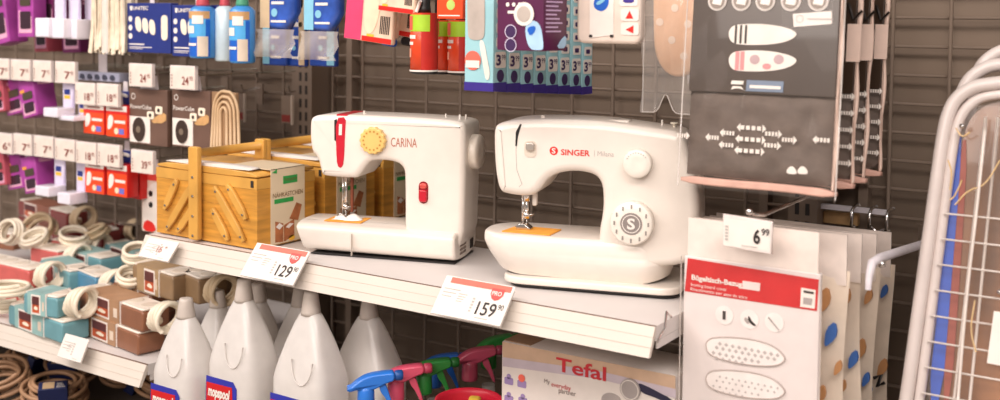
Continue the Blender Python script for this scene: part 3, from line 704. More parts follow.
# brown socket cube packs
def cube_pack(label, rc, Y, cable):
    t, W, H = frame_at('socket_cube_pack', label, 'boxed socket', *rc, Y)
    BR = mat('brown_carton', '6A5044', .45, noise=.12, scale=20); w0 = W*(.62 if cable else .95)
    MB().rbox(0, w0, 0, .014, 0, H, .002, .0012).build('carton', BR, t)
    wn = MB().rect(.002, w0*.56, .004, H*.50).build('white_panel', PAPER, t)
    o = MB(); o.lathe([(w0*.155, -.003), (w0*.155, .0004)], (w0*.28, -.0008, H*.27), 24, 'y', 1, 1.35); so = o.build('socket_picture', mat('dark_brown_print', '3A2A22', .5), wn)
    MB().disc(w0*.28, H*.27, w0*.06, -.0042, 12).build('socket_centre', mat('taupe_print', '7A6A5A', .5), so)
    m = MB(); m.ring(w0*.12, H*.86, w0*.055, w0*.014, -.0008); m.text('PowerCube', w0*.04, H*.64, w0*.56, H*.075, bold=.01); m.build('brand_print', PAPER, t)
    for cx, cz in ((.80, .64), (.58, .54)):
        c = MB().slab(rrect(w0*(cx-.09), w0*(cx+.09), H*(cz-.07), H*(cz+.07), .004), -.002, -.0002, .0006, 1).build('cube_picture', mat('cream_print', 'EFE2CC', .5), t)
        MB().disc(w0*cx, H*cz, w0*.035, -.0026, 10).build('cube_socket', INK, c)
    MB().poly(chaikin([(w0*.55, H*.40), (w0*.98, H*.42), (w0*.98, H*.62), (w0*.75, H*.55)], 1), -.0010).build('wood_picture', mat('wood_print', 'C79A66', .5, noise=.2), t)
    if cable:
        MB().rbox(w0+.001, W, .004, .014, 0, H, .002, .0012).build('side_box', mat('kraft_carton', '9C7A5A', .5, noise=.15, scale=15), t)
        for k in range(4):
            p = []
            for q in range(15):
                a = math.pi*q/14; rx = (.010+.0075*k)
                p.append((w0+(W-w0)*.55-rx*math.cos(a)*.95+(.004*k if q > 7 else 0), .0015, H*.62+rx*1.5*math.sin(a)))
            p = [(p[0][0]-.002*k, .0015, .006)] + p + [(p[-1][0]+.001*k, .0015, .006)]
            MB().tube(p, .0033, 8).build('cable', mat('beige_cable', 'C9AA84', .45), t)
    hanger(t, w0, H, .03); return t
cube_pack('brown socket cube pack with white window, left of two', (129, 88, 169, 143), 1.47, False)
cube_pack('brown socket cube pack with looped beige cable, right of two', (172, 89, 234, 146), 1.47, True)

# top row continued: mop refill, blue socket cartons
A = onY(94, 0, 1.53); B = onY(128, 0, 1.53); zb = onY(94, 54, 1.53).z
t = thing('mop_refill', 'cream string mop refill hanging beside the blue socket cartons', 'mop head', ((A.x+B.x)/2, 1.54, zb))
W = B.x-A.x; rnd = random.Random(3); m = MB()
for k in range(170):
    x = -W/2+W*rnd.random(); y = -.02+.04*rnd.random(); L = .20; dz = rnd.uniform(0, .02); sw = rnd.uniform(-.006, .006)
    m.tube([(x*.9, y, .24), (x, y, .14), (x+sw*.5, y, .06), (x+sw, y-abs(sw), dz)], [.0028, .003, .003, .0034], 5)
tag(m.build('strands', mat('cream_cotton', 'E2D3BC', .9, noise=.12, scale=60, bump=.3), t), None, None, kind='stuff')
MB().rbox(-W/2-.004, W/2+.004, -.024, .024, .232, .26, .004, .003).build('mop_clamp', mat('cream_plastic', 'EADFCB'), t)
MB().slab([(-.010, .005), (.012, .002), (.013, .22), (-.008, .22)], -.0275, -.0265).build('clear_band', mat('clear_film', 'F2EDEA', .1, alpha=.35), t)
def socket_carton(label, rc, Y):
    t, W, H = frame_at('socket_carton', label, 'boxed socket', *rc, Y)
    MB().rbox(0, W, 0, .022, 0, H, .002, .001).build('carton', NAVY, t)
    m = MB(); m.text('UNITEC', W*.14, H*.86, W*.36, H*.075, bold=.02); m.poly([(W*.08, H*.85), (W*.12, H*.85), (W*.13, H*.94), (W*.07, H*.94)]); m.build('brand_print', PAPER, t)
    for k, cx in enumerate((.26, .42, .58)):
        c0 = H*(.62-.03*k); MB().slab(chaikin([(W*(cx-.05), c0-H*.17), (W*(cx+.09), c0-H*.22), (W*(cx+.07), c0+H*.09), (W*(cx-.06), c0+H*.12)], 2), -.0015, -.0002).build('socket_picture', mat('cream_print', 'EFE2CC'), t)
    MB().slab(rrect(W*.80, W*.94, H*.26, H*.76, W*.06), -.0015, -.0002).build('bar_picture', mat('cream_print', 'EFE2CC'), t)
    for cz in (.68, .50, .33): MB().disc(W*.08, H*cz, W*.045, n=10).build('white_icon', PAPER, t)
    m = MB(); m.rect(W*.05, W*.40, H*.155, H*.18); m.rect(W*.05, W*.58, H*.10, H*.115); m.rect(W*.05, W*.36, H*.07, H*.08); m.build('small_print', PAPER, t)
    MB().box(W*.45, W*.55, .010, .011, H, H+.03).build('hanger_tab', mat('clear_hanger', 'D9CFD0'), t)
socket_carton('navy carton picturing four white socket strips, left of two', (127, 3, 170.5, 52), 1.47)
socket_carton('navy carton picturing white socket strips, partly behind the red-capped bottle', (172, 5, 217, 56), 1.47)

# ================================================================== POWER STRIPS on the left shelf
STRIPC = {'teal': ('6B9CA4', '93B7B3'), 'blue': ('548BAB', '78AAB8'), 'brown': ('8A5A40', 'A98262'), 'tan': ('8F7354', 'A88C68'), 'pink': ('C9605A', 'D48A80'), 'maroon': ('7E3430', '8E5A48')}
CABLE = mat('ivory_cable', 'E8DCC6', .45); CABLE2 = mat('dim_ivory_cable', 'CDB694', .5)
def power_strip(label, tl, tr, Z, c, L=None, W=.060, H=.046, coil=True, pic=.30, group=None, dz=0, sleeve=True, turn=0):
    A = onZ(*tl, Z); B = onZ(*tr, Z); v = B-A; yaw = math.atan2(v.y, v.x)+turn; L = L or math.hypot(v.x, v.y)
    t = thing('power_strip', label, 'power strip', (A.x, A.y, Z-H), yaw, group)
    hc, sc = STRIPC[c]; hm = mat('strip_'+c+'_plastic', hc, .4, coat=.2); sm = mat('strip_'+c+'_card', sc, .5, noise=.12, scale=30)
    MB().rbox(0, L, 0, W, .0, H-.004, .007, .004, 3).build('housing', hm, t)
    top = MB(); top.M = Matrix(((1,0,0,0),(0,0,1,0),(0,1,0,0),(0,0,0,1)))
    top.slab(rrect(.002, L-.002, .002, W-.002, .007), H-.0042, H, .0015, 2)
    tp = top.build('socket_face', mat('ivory_socket_face', 'EFE4D6', .35), t)
    n = max(2, int(L/.045)); hole = mat('socket_shadow', '6A5A4C', .6)
    for k in range(n):
        x = L*(k+.5)/n
        if sleeve and .12*L < x < .68*L: continue
        MB().lathe([(.017, H-.0005), (.017, H+.0006), (.014, H+.0006)], (x, W/2, 0), 20).build('socket', mat('ivory_rim', 'E2D4C2', .4), tp)
    if sleeve:
        x0, x1 = L*.14, L*.66
        s_ = MB().box(x0, x1, -.0012, W+.0012, -.0006 if False else .0004, H+.0012).build('card_sleeve', sm, t)
        fr = MB(); fr.M = Matrix.Translation((0, -.0012, 0)); fr.rect(x0+(x1-x0)*pic-.004, x0+(x1-x0)*pic+.052*L/.22, H*.04, H*.94); fr = fr.build('picture_frame', PAPER, s_)
        p0, p1 = x0+(x1-x0)*pic, x0+(x1-x0)*pic+.052*L/.22-.004
        q = MB(); q.M = Matrix.Translation((0, -.0018, 0)); q.rect(p0, p1, H*.13, H*.86); q = q.build('sunset_picture', mat('sunset_print', 'B5502A', .5, noise=.25, scale=40), fr)
        d = MB(); d.M = Matrix.Translation((0, -.0024, 0)); d.rect(p0, p1, H*.50, H*.86); d.build('picture_sky', mat('dusk_print', '5A2C2C', .5), t)
        d = MB(); d.M = Matrix.Translation((0, -.0024, 0)); d.poly(chaikin([(p0+.2*(p1-p0), H*.30), (p0+.75*(p1-p0), H*.24), (p0+.9*(p1-p0), H*.34), (p0+.5*(p1-p0), H*.46)], 1)); d.build('picture_strip', mat('cream_print', 'EFE2CC'), t)
        d = MB(); d.M = Matrix.Translation((0, -.0012, 0)); d.rect(x1-(x1-x0)*.16, x1-(x1-x0)*.05, H*.25, H*.65); d.build('sleeve_print', mat('pale_sleeve_print', 'DCC9B6', .5), s_)
        d = MB(); d.box(L*.675, L*.675+.0022, -.0016, W+.0016, .0004, H+.0016); d.build('end_band', PAPER, t)
    if coil:
        # cable leaving the end, wound into an upright ring beside it
        MB().lathe([(.009, L-.004), (.0085, L+.010), (.0048, L+.016)], (0, W*.5, H*.45), 12, 'x').build('cable_gland', mat('ivory_rim', 'E2D4C2'), t)
        pts = []; r = .027
        for k in range(84):
            a = 2*math.pi*k/20+math.pi; rr = r+.0022*math.sin(k*.7)
            pts.append((L+.022+.0095*(k/20)*.8+.004*math.cos(a), W*.5+rr*math.cos(a)*1.05, .0335+rr*math.sin(a)))
        e = [(L+.010, W*.5, H*.45), (L+.024, W*.42, H*.5)]
        MB().tube(chaikin(e, 2, False)+pts, .0046, 7).build('cable', CABLE if c in ('teal', 'blue', 'pink', 'brown') else CABLE2, t)
    return t
ps = power_strip
ps('turquoise boxed power strip lying on the shelf edge at lower left', (8, 303), (62, 322), .8320, 'teal', coil=False, pic=.18)
ps('turquoise power strip with wound ivory cable on top of the one at the shelf edge', (23, 291), (74, 300), .8785, 'teal', L=.10, sleeve=True)
ps('turquoise power strip with sunset picture in the middle of the pile', (39, 258), (73, 273), .8785, 'teal', L=.175, coil=False, pic=.3)
ps('blue power strip with wound cable touching the turquoise one in the pile', (74, 268), (101, 279), .8785, 'blue', L=.11, sleeve=False)
ps('pale teal power strip with picture at the back, left of the sewing box shelf', (104, 242), (152, 258), .8785, 'teal', L=.25, coil=False, pic=.06)
ps('teal power strip lying flat behind the one with sunset picture', (62, 248), (100, 258), .8785, 'teal', L=.17, coil=False, pic=.5)
ps('brown boxed power strip at the shelf edge, upper of two', (78, 287), (145, 311), .8785, 'brown', L=.26, pic=.26)
ps('brown boxed power strip at the shelf edge, lower of two', (75, 309), (138, 333), .8320, 'brown', coil=False, pic=.32)
ps('brown power strip second from the front in the upper layer', (112, 280), (158, 297), .8785, 'brown', L=.17, coil=False)
ps('brown power strip lying under the second layer by the bottles', (105, 290), (165, 312), .8320, 'brown', L=.22, coil=False)
ps('tan power strip with sunset picture near the sewing box shelf', (132, 262), (172, 275), .9340, 'tan', H=.055, W=.064, L=.165, coil=False, pic=.4)
ps('tan power strip end with big wound cable under the display shelf', (178, 270), (206, 278), .9340, 'tan', H=.055, W=.064, L=.09, sleeve=False, turn=-.12)
ps('tan power strip with picture tucked under the display shelf', (172, 257), (218, 270), .9340, 'tan', H=.055, W=.064, L=.20, coil=False, pic=.1)
ps('coral red power strip at the left picture edge', (-30, 256), (22, 268), .8785, 'pink', L=.235, sleeve=False)
ps('small coral power strip with looped cable behind the coral one', (30, 246), (55, 251), .8785, 'pink', L=.11, sleeve=False)
ps('coral power strip behind the teal ones at back left', (50, 239), (82, 243), .8785, 'pink', L=.10, sleeve=False)
ps('orange-brown power strip at the left edge of the heap', (-20, 230), (14, 234), .8785, 'brown', L=.12, sleeve=False)
ps('maroon boxed power strip standing highest at the back left', (18, 199), (72, 214), .9250, 'maroon', L=.30, pic=.05)
ps('maroon power strip directly under the highest one at back left', (18, 214), (72, 229), .8785, 'maroon', L=.30, coil=False, pic=.1)
ps('maroon boxed power strip with picture at the back near the wall', (72, 224), (103, 232), .8785, 'maroon', L=.15, coil=False, pic=.22)
ps('maroon power strip with looped cable at the back, left of the sewing box', (104, 219), (128, 226), .8785, 'maroon', L=.10, sleeve=False)
ps('power strip in coral under the teal pile at left', (-10, 285), (40, 296), .8320, 'pink', L=.19, sleeve=False, coil=False)
ps('teal power strip under the one with sunset picture', (40, 274), (72, 287), .8320, 'teal', L=.17, coil=False)
ps('blue power strip under the one with wound cable', (76, 284), (100, 293), .8320, 'blue', L=.12, sleeve=False, coil=False)
def loose_coil(label, px, py, Z, r, tilt=(0, 0), n=3, group=None, m=None, rad=.0048, cat='cable', yaw=0, hh=.0, name='cable_coil', wob=.1, seed=0):
    P_ = onZ(px, py, Z); t = thing(name, label, cat, (P_.x, P_.y, Z), 0, group, rot=(tilt[0], tilt[1], yaw))
    pts = []; N = 22*n; rnd = random.Random(seed+int(px*7+py))
    ph = rnd.random()*6
    for k in range(N+1):
        a = 2*math.pi*k/22; rr = r*(1-wob*.5+wob*math.sin(a*.31+ph))*(1+.05*math.sin(2*a+ph)); pts.append((rr*math.cos(a), rr*math.sin(a)*.8, rad+(k/N)*2*rad*n*.8+hh*math.sin(a)))
    o = MB().tube(pts, rad, 7).build('wound_cable', m or CABLE, t); return t
loose_coil('ivory cable loops lying left of the coral power strip', 8, 296, .84, .05)
loose_coil('ivory cable loops on top of the small coral power strip', 38, 243, .884, .035, (.5, 0))
loose_coil('upright ivory cable loops at the left picture edge of the heap', 17, 233, .90, .036, (1.2, .2), 4)
loose_coil('tan cable loops under the highest maroon power strip', 44, 233, .893, .05, (.9, 0), 4, m=CABLE2)
loose_coil('ivory cable loops between the coral and teal strips', 76, 241, .884, .04, (.35, .2))
loose_coil('ivory cable bundle behind the lower brown power strips', 132, 283, .884, .032, (.3, .3))
loose_coil('ivory cable loops on the teal strips at the back', 100, 236, .895, .03, (.5, -.2), m=CABLE2)

loose_coil('ivory cable loops flat on the shelf at the left picture edge', 2, 312, .7865, .05, (.0, 0), 4)
loose_coil('ivory cable loops leaning between the two turquoise stacks', 20, 284, .82, .040, (.6, .2), 4)
loose_coil('ivory cable loops behind the tan strip with sunset picture', 140, 258, .93, .034, (.5, .2), 3)
# coils of cable on the low shelf at left
KCABLE = mat('kraft_cable', 'A98262', .55, noise=.1); 
def boxed_coil(label, px, py, Z, r, tilt, n, lab, yaw=0, rad=.0046):
    Z = .592+.85*r*abs(math.sin(tilt[0]))+r*abs(math.sin(tilt[1]))
    t = loose_coil(label, px, py, Z, r, tilt, n, m=KCABLE, rad=rad, yaw=yaw, wob=.22, cat='extension cable', name='extension_cable')
    a, b, w = lab
    k = MB().rbox(-w/2, w/2, -r*1.02, -r*.55, -.004, rad*2*n+.008, .003, .001); k.M = Matrix(); 
    o = k.build('card_label', mat('ink_blue_card', '1C2550', .45), t)
    d = MB(); d.M = Matrix(((1,0,0,0),(0,0,1,0),(0,1,0,0),(0,0,0,1))); z = rad*2*n+.0085
    d.slab([(-w*.35, -r*.98), (w*.05, -r*.98), (w*.05, -r*.62), (-w*.35, -r*.62)], z-.0003, z+.0004); d.build('label_picture', mat('kraft_print', 'B79A78', .5), o)
    d = MB(); d.M = Matrix(((1,0,0,0),(0,0,1,0),(0,1,0,0),(0,0,0,1)));
    for q in range(3): d.slab([(w*.12, -r*(.95-.1*q)), (w*(.42-.05*q), -r*(.95-.1*q)), (w*(.42-.05*q), -r*(.91-.1*q)), (w*.12, -r*(.91-.1*q))], z-.0003, z+.0004)
    d.build('label_print', GREYINK, o)
    return t
boxed_coil('coiled extension cable with navy label at the lower left corner', 4, 392, 0, .060, (.45, .05), 8, (0, 0, .06), .3)
boxed_coil('coiled pale extension cable with navy label nearest the front on the low shelf', 56, 404, 0, .062, (.28, 0), 8, (0, 0, .058), .9)
boxed_coil('flat bundle of extension cable with pictured navy label under the left shelf', 74, 377, 0, .056, (.35, 0), 8, (0, 0, .06), .6)
boxed_coil('extension cable coil in shadow right of the pictured bundle', 118, 380, 0, .052, (.45, 0), 8, (0, 0, .05), 2.0)
boxed_coil('extension cable bundle at the low shelf front beside the white cleaner bottles', 150, 396, 0, .046, (.45, .1), 8, (0, 0, .04), 2.4)
boxed_coil('extension cable coil in the dark behind the lower left corner one', 22, 371, 0, .048, (.45, 0), 7, (0, 0, .04), 1.6)

# ================================================================== CLEANER BOTTLES under the display shelf
JUG = mat('milky_bottle_plastic', 'F2EDE8', .28, noise=.03, transl=.35, coat=.3)
def jug(label, px, py, Y, lab=True, w=.059, d=.043, zb=.585, cap=True):
    P_ = onY(px, py, Y); T = P_.z-zb
    t = thing('cleaner_bottle', label, 'bottle', (P_.x, Y, zb))
    prof = [(0, .93), (.006, .985), (T*.62, 1.0), (T*.645, .97), (T*.70, .85), (T*.78, .66), (T*.86, .46), (T*.90, .345), (T*.915, .30), (T*.93, .285), (T*.93, .25)]
    NS = 32; vs = []; fs = []
    for z, k in prof:
        e = 4.2 if k > .9 else 2+2.6*max(0, min(1, (k-.3)/.3))
        for i in range(NS):
            a = 2*math.pi*i/NS; c, q = math.cos(a), math.sin(a)
            rx = w*k; ry = max(d*k, .0135 if k < .34 else 0)
            if k < .34: rx = ry
            vs.append((rx*math.copysign(abs(c)**(2/e), c), ry*math.copysign(abs(q)**(2/e), q), z))
    n = len(prof)
    for j in range(n-1):
        for i in range(NS): l = (i+1) % NS; fs.append((j*NS+i, j*NS+l, (j+1)*NS+l, (j+1)*NS+i))
    fs += [tuple(reversed(range(NS))), tuple((n-1)*NS+i for i in range(NS))]
    MB().add(vs, fs, True).build('bottle_body', JUG, t)
    MB().lathe([(.0172, T*.900), (.0168, T*.915), (.0125, T*.985), (.0115, T*.9985), (.006, T)], (0, 0, 0), 20).build('cap', mat('pale_cap_plastic', 'D9CDC2', .4, transl=.2), t)
    # moulded U-shaped grip on the shoulder
    pts = []
    for k in range(13):
        a = math.pi*k/12; x = w*.30-w*.42*math.cos(a); z = T*.73-T*.10*math.sin(a); kk = 1.0-.97*max(0, (z/T-.645))*1.35
        pts.append((x*.9, -d*kk-.0005, z))
    if lab:
        MB().tube(pts, .0013, 6).build('grip_ridge', JUG, t)
        z1 = T*.568; x0 = -w*.90; K = 1.12; yl = -d*1.004
        def lab_(nm, pts, y, m_, par): m = MB(); m.M = Matrix.Translation((0, yl-y, 0)); m.poly([(x0+a_*K, z1+b_*K) for a_, b_ in pts]); return m.build(nm, m_, par)
        lb = lab_('label', [(0, -.09), (.070, -.09), (.072, -.010), (.064, 0), (.003, 0)], 0, mat('royal_blue_print', '2A2FA0', .35), t)
        lab_('red_banner', [(.003, -.052), (.040, -.044), (.063, -.032), (.062, -.009), (.004, -.010)], .0006, mat('signal_red_print', 'C8141A', .4), lb)
        m = MB(); m.M = Matrix.Translation((0, yl-.0012, 0)); m.text('mopspool', x0+.0075*K, z1-.036*K, .048*K, .022*K, shear=.12, bold=.045); m.build('label_lettering', PAPER, lb)
        lab_('white_streak', [(.014, -.066), (.069, -.044), (.069, -.088), (.014, -.088)], .0006, mat('pale_blue_print', 'C9D2EE', .4), lb)
    return t
jug('white cleaner bottle at the left end, in front of the power strip shelf', 186, 298, 1.300, w=.053)
jug('white cleaner bottle with red and blue label, second from the left in front', 244, 279, 1.335)
jug('white cleaner bottle in front below the 129 price card, top of its label just visible', 311, 291, 1.335, w=.062)
jug('milky cleaner bottle behind the gap between the two leftmost front bottles', 218, 290, 1.44, False, w=.044)
jug('milky cleaner bottle directly behind the second front bottle', 258, 283, 1.455, False, w=.042)
jug('milky cleaner bottle behind, left of the front bottle below the 129 card', 300, 287, 1.47, False, w=.05)
jug('milky cleaner bottle at the right end, behind the spray bottles', 369, 297, 1.44, False, w=.064)

# ================================================================== SPRAY BOTTLES
def sprayer(label, px, py, Z, colr, yaw=.75):
    P_ = onZ(px, py, Z); cm = mat('spray_'+colr, {'blue': '2A78D8', 'deep blue': '1F5FB4', 'pink': 'D9526E', 'green': '2E8A3C', 'rose': 'B84A62'}[colr], .35, coat=.2)
    t = thing('spray_bottle', label, 'spray bottle', (P_.x, P_.y, .585), yaw)
    h = Z-.585
    MB().lathe([(.022, 0), (.025, .004), (.025, h*.42), (.022, h*.52), (.013, h*.66), (.0115, h*.70)], (0, 0, 0), 20).build('bottle_body', mat('clear_bottle', 'CFC9C4', .15, alpha=.55, coat=.3), t)
    MB().lathe([(.0135, h-.058), (.0145, h-.055), (.0135, h-.028), (.011, h-.022)], (0, 0, 0), 18).build('collar', cm, t)
    o = chaikin([(-.034, h-.030), (-.014, h-.012), (.004, h-.003), (.038, h), (.046, h-.001), (.046, h-.014), (.034, h-.017), (.020, h-.024), (.010, h-.028), (-.012, h-.028), (-.022, h-.024)], 2)
    MB().slab(o, -.011, .011, .003, 2).build('spray_head', cm, t)
    MB().lathe([(.0075, .046), (.0085, .050), (.0085, .058), (.006, .060)], (0, 0, h-.0075), 14, 'x').build('nozzle', mat('spray_'+colr+'_dark', {'blue': '1B4F96', 'deep blue': '16407E', 'pink': 'C04560', 'green': '226C2E', 'rose': '9A3C52'}[colr], .4), t)
    MB().slab(chaikin([(.020, h-.022), (.031, h-.018), (.037, h-.035), (.046, h-.062), (.041, h-.064), (.031, h-.042), (.024, h-.034)], 2), -.006, .006, .0015, 2).build('trigger', cm, t)
    return t
sprayer('spray bottle with bright blue head, nearest the front beside the cleaner bottles', 366, 372, .88, 'blue')
sprayer('spray bottle with pink head between the blue and green ones in front', 396, 365, .88, 'pink')
sprayer('spray bottle with green head behind the front pink one', 424, 359, .88, 'green')
sprayer('spray bottle with blue head behind the green one', 434, 354, .858, 'deep blue')
sprayer('spray bottle with rose pink head farther back over the red basket', 470, 347, .88, 'rose')
sprayer('spray bottle with green head half hidden behind the iron carton', 489, 336, .88, 'green', .9)
# red round basket
t = thing('round_basket', 'round red plastic basket beside the iron carton under the display shelf', 'basket', (-.957, 1.375, .585)); t.scale = (1.04, 1.04, .93); bpy.context.view_layer.update()
MB().lathe([(.038, 0), (.041, .002), (.047, .26), (.0515, .275), (.052, .284), (.049, .285), (.047, .276), (.0445, .258), (.038, .008), (.034, .006)], (0, 0, 0), 40).build('basket_body', mat('red_basket_plastic', 'C41F36', .4), t)
m = MB()
for k in range(36):
    a = 2*math.pi*k/36; c, q = math.cos(a), math.sin(a); m.tube([(.0485*c, .0485*q, .245), (.0445*c, .0445*q, .10)], .0012, 5)
m.build('basket_ribs', mat('dark_red_plastic', '8E1830', .45), t)
tt = thing('yellow_sponge', 'yellow sponge standing inside the red round basket', 'sponge', (-.952, 1.382, .593), .5)
MB().slab(rrect(-.010, .010, 0, .254, .005), -.022, .022, .004, 2).build('foam_block', mat('yellow_foam', 'D9B43A', .9, bump=.4, scale=120), tt)

# ================================================================== IRON CARTON
P0 = onY(502, 341, 1.40); P1 = onY(675, 375.5, 1.40); W = P1.x-P0.x; H = P0.z-.585
t = thing('iron_carton', 'white and beige carton of a steam iron under the display shelf', 'carton', (P0.x, 1.40, .585))
MB().rbox(0, W, 0, .10, 0, H, .002, .0015).build('carton', CARD, t)
L_ = lambda pts: RPs(t, pts, 0)
m = MB(); m.poly(L_([(502.5,341.5), (675.5,376), (675.5,392), (600,375), (503,364)])); m.build('beige_band', mat('beige_carton_print', 'C9A98E', .5, noise=.06), t)
m = MB(); m.poly(L_([(503,357), (600,371), (676,389), (676,398), (600,379), (503,366)]), -.0010); m.build('lilac_band', mat('lilac_carton_print', 'C5B7BF', .5), t)
a0 = RP(t, 556.5, 371, 0); a1 = RP(t, 606.5, 381, 0); hT = RP(t, 557, 357, 0)[1]-RP(t, 557, 370.5, 0)[1]
m = MB(); m.text('Tefal', a0[0], (a0[1]+a1[1])/2, a1[0]-a0[0], hT*1.05, -.0016, bold=.02); m.build('brand_lettering', mat('crimson_print', 'C22A34', .4), t)
m = MB(); a0 = RP(t, 544.5, 384, 0); m.text('My', a0[0], a0[1], .010, .0085, -.0012); m.build('slogan_lettering', mat('grey_brown_ink', '7A6A66', .6), t)
m = MB(); m.text('everyday', a0[0]+.013, a0[1]-.0030, .034, .0095, -.0012); plabel(m.build('slogan_lettering', mat('crimson_print', 'C22A34'), t), 'red word of the slogan')
a0 = RP(t, 559, 394, 0); m = MB(); m.text('partner', a0[0], a0[1], .030, .0085, -.0012); m.build('slogan_lettering', mat('grey_brown_ink', '7A6A66'), t)
for (px, py) in ((509, 380), (522, 383), (509, 398), (523, 400)):
    x, z = RP(t, px, py, 0); MB().slab(rrect(x-.008, x+.008, z-.007, z+.004, .002), -.001, -.0002).disc(x, z+.006, .004, -.001).build('feature_icon', mat('lilac_icon_print', '9C86B4', .5), t)
x, z = RP(t, 522, 378, 0); MB().disc(x, z, .006, -.0016).build('red_dot', CORAL, t)
x, z = RP(t, 631, 389, 0)
d = MB().lathe([(.016, -.004), (.016, 0), ], (x, -.0004, z), 28, 'y', 1, 1).build('dial_picture', mat('grey_print', 'A69C98', .4), t)
m = MB(); m.ring(x, z, .0145, .0012, -.0050); m.build('dial_ring', PAPER, d)
m = MB(); m.poly(chaikin(L_([(637,384), (642,383), (676,401), (676,408), (660,399), (640,392)]), 1), -.0012); m.build('handle_picture', mat('navy_black_print', '2A2740', .4), t)
x, z = RP(t, 612, 397, 0); MB().slab([(x+.017*math.cos(2*math.pi*k/20), z-.006+.012*math.sin(2*math.pi*k/20)) for k in range(20)], -.0014, -.0004).build('plate_picture', mat('grey_print', 'A69C98'), t)
MB().slab([(.002, H+.0002), (.05, H+.0002), (.05, H+.0015), (.002, H+.0015)], .004, .10).build('flap', mat('kraft_flap', 'A8876A', .6), t)

# ================================================================== TOP ROW, hanging bottles and pouches left of the machines
def hang_bottle(label, px0, px1, pyb, Y, capc, body, lab):
    A = onY((px0+px1)/2, pyb, Y); r = (px1-px0)/2*(A-CAM).dot(CD)/FPX; zt = onY((px0+px1)/2, 6, Y).z
    t = thing('spray_can', label, 'bottle', A); h = zt-A.z
    bm = mat('can_'+body, {'white': 'C9DCE4', 'blue': '3C8BD0'}[body], .35, coat=.2)
    MB().lathe([(r*.9, 0), (r, .003), (r, h*.92), (r*.8, h*.97), (r*.55, h)], (0, 0, 0), 24).build('bottle_body', bm, t)
    MB().lathe([(r*.50, h), (r*.52, h+.004), (r*.36, h+.030), (r*.36, h+.050), (r*.2, h+.052)], (0, 0, 0), 18).build('cap', mat('cap_'+capc, {'red': 'C8505A', 'green': '4E9A78'}[capc], .35), t)
    if lab:
        # curved label sheets on the front of the body
        def patch(nm, a0, a1, z0, z1, m_, rr, par):
            o = MB(); n = 10; vs = []; 
            for k in range(n+1): a = R(a0+(a1-a0)*k/n); vs += [(rr*math.sin(a), -rr*math.cos(a), z0), (rr*math.sin(a), -rr*math.cos(a), z1)]
            o.add(vs, [(2*k, 2*k+2, 2*k+3, 2*k+1) for k in range(n)], True); return o.build(nm, m_, par)
        l = patch('label', -75, 80, h*.04, h*.74, BLUE, r+.0005, t)
        patch('label_sky', -75, 60, h*.40, h*.74, mat('bright_sky_print', '4FA8E0', .4), r+.0009, l)
        patch('label_cloud', -50, 10, h*.48, h*.62, PAPER, r+.0013, l)
        patch('white_band', -75, 20, h*.24, h*.29, PAPER, r+.0013, l)
        patch('barcode_sticker', 25, 70, h*.04, h*.42, mat('cream_sticker', 'D8C8B4', .5), r+.0016, l)
        patch('wood_picture', -60, 78, h*.76, h*.90, mat('wood_print', 'C79A66'), r+.0008, t)
        patch('white_hook_picture', 0, 50, h*.66, h*.82, PAPER, r+.0018, t)
hang_bottle('blue labelled spray can with red cap, left of three', 190, 216, 58, 1.51, 'red', 'blue', True)
hang_bottle('pale plain spray can with red cap, middle of three', 215, 235, 61, 1.54, 'red', 'white', False)
hang_bottle('blue labelled spray can with green cap, right of three', 230, 255, 63, 1.50, 'green', 'blue', True)
FILM = mat('clear_film', 'F2EDEA', .1, alpha=.35)
def pouch(label, rc, Y, film=True, bar=True, flip=False, light=False):
    t, W, H = frame_at('refill_pouch', label, 'pouch', *rc, Y)
    o = []
    MB().slab(chaikin([(0, 0), (W, 0), (W, H), (0, H)], 1) if film else rrect(0, W, 0, H, .004), 0, .03 if film else .014, .012 if film else .004, 4).build('pouch_body', mat('deep_blue_film', '3358B0', .22, coat=.4, noise=.3, scale=30) if film else mat('navy_blue_film', '2347A0', .25, coat=.3, noise=.15), t)
    x0 = W*.04 if not flip else W*.70
    MB().rect(x0, x0+W*.28, H*.02, H*.98, -.0010).build('pale_panel', SKY if not bar else mat('pale_kraft_panel', 'C9B08E', .5), t)
    g = MB(); g.poly(chaikin([(W*.36, H*.72), (W*.6, H*.80), (W*.92, H*.74), (W*.92, H*.97), (W*.36, H*.97)], 1), -.0010); g.build('splash_picture', PAPER, t)
    g = MB(); g.rect(W*.38, W*.86, H*.52, H*.58, -.0010); g.build('white_print', PAPER, t)
    g = MB(); g.rect(W*.38, W*.74, H*.36, H*.40, -.0010); g.build('small_print', PAPER, t)
    g = MB(); g.rect(W*.36, W*.80, H*.10, H*.13, -.0010); g.build('small_print', PAPER, t)
    MB().disc(W*.46, H*.24, W*.09, -.0010, 14).build('round_badge', SKY, t)
    if film:
        n = 14; vs = []; fs = []; rnd = random.Random(int(rc[0]))
        for j in range(7):
            for i in range(n):
                u = i/(n-1); v = j/6
                vs.append((-.006+(W+.012)*u+.004*math.sin(9*v+3*u), -.003+.012*math.sin(7*u+5*v+rnd.random()*.8)*v, -.055*v))
        for j in range(6):
            for i in range(n-1): fs.append((j*n+i, (j+1)*n+i, (j+1)*n+i+1, j*n+i+1))
        MB().add(vs, fs, True).build('crumpled_film', mat('crumpled_film_plastic', 'E4D8CC', .12, alpha=.38, coat=.8), t)
    hanger(t, W, H, .04); return t
pouch('blue refill pouch in crumpled clear film, left one in front', (259, -40, 293, 29), 1.46)
pouch('blue refill pouch in crumpled clear film, right one in front', (303, -40, 337, 31), 1.46, bar=False)
pouch('blue refill pouch hanging lower at the back, left of three', (262, -10, 286, 65), 1.56, False, False)
pouch('blue refill pouch hanging lower at the back, middle of three', (285, -10, 305, 66), 1.57, False, True, True)
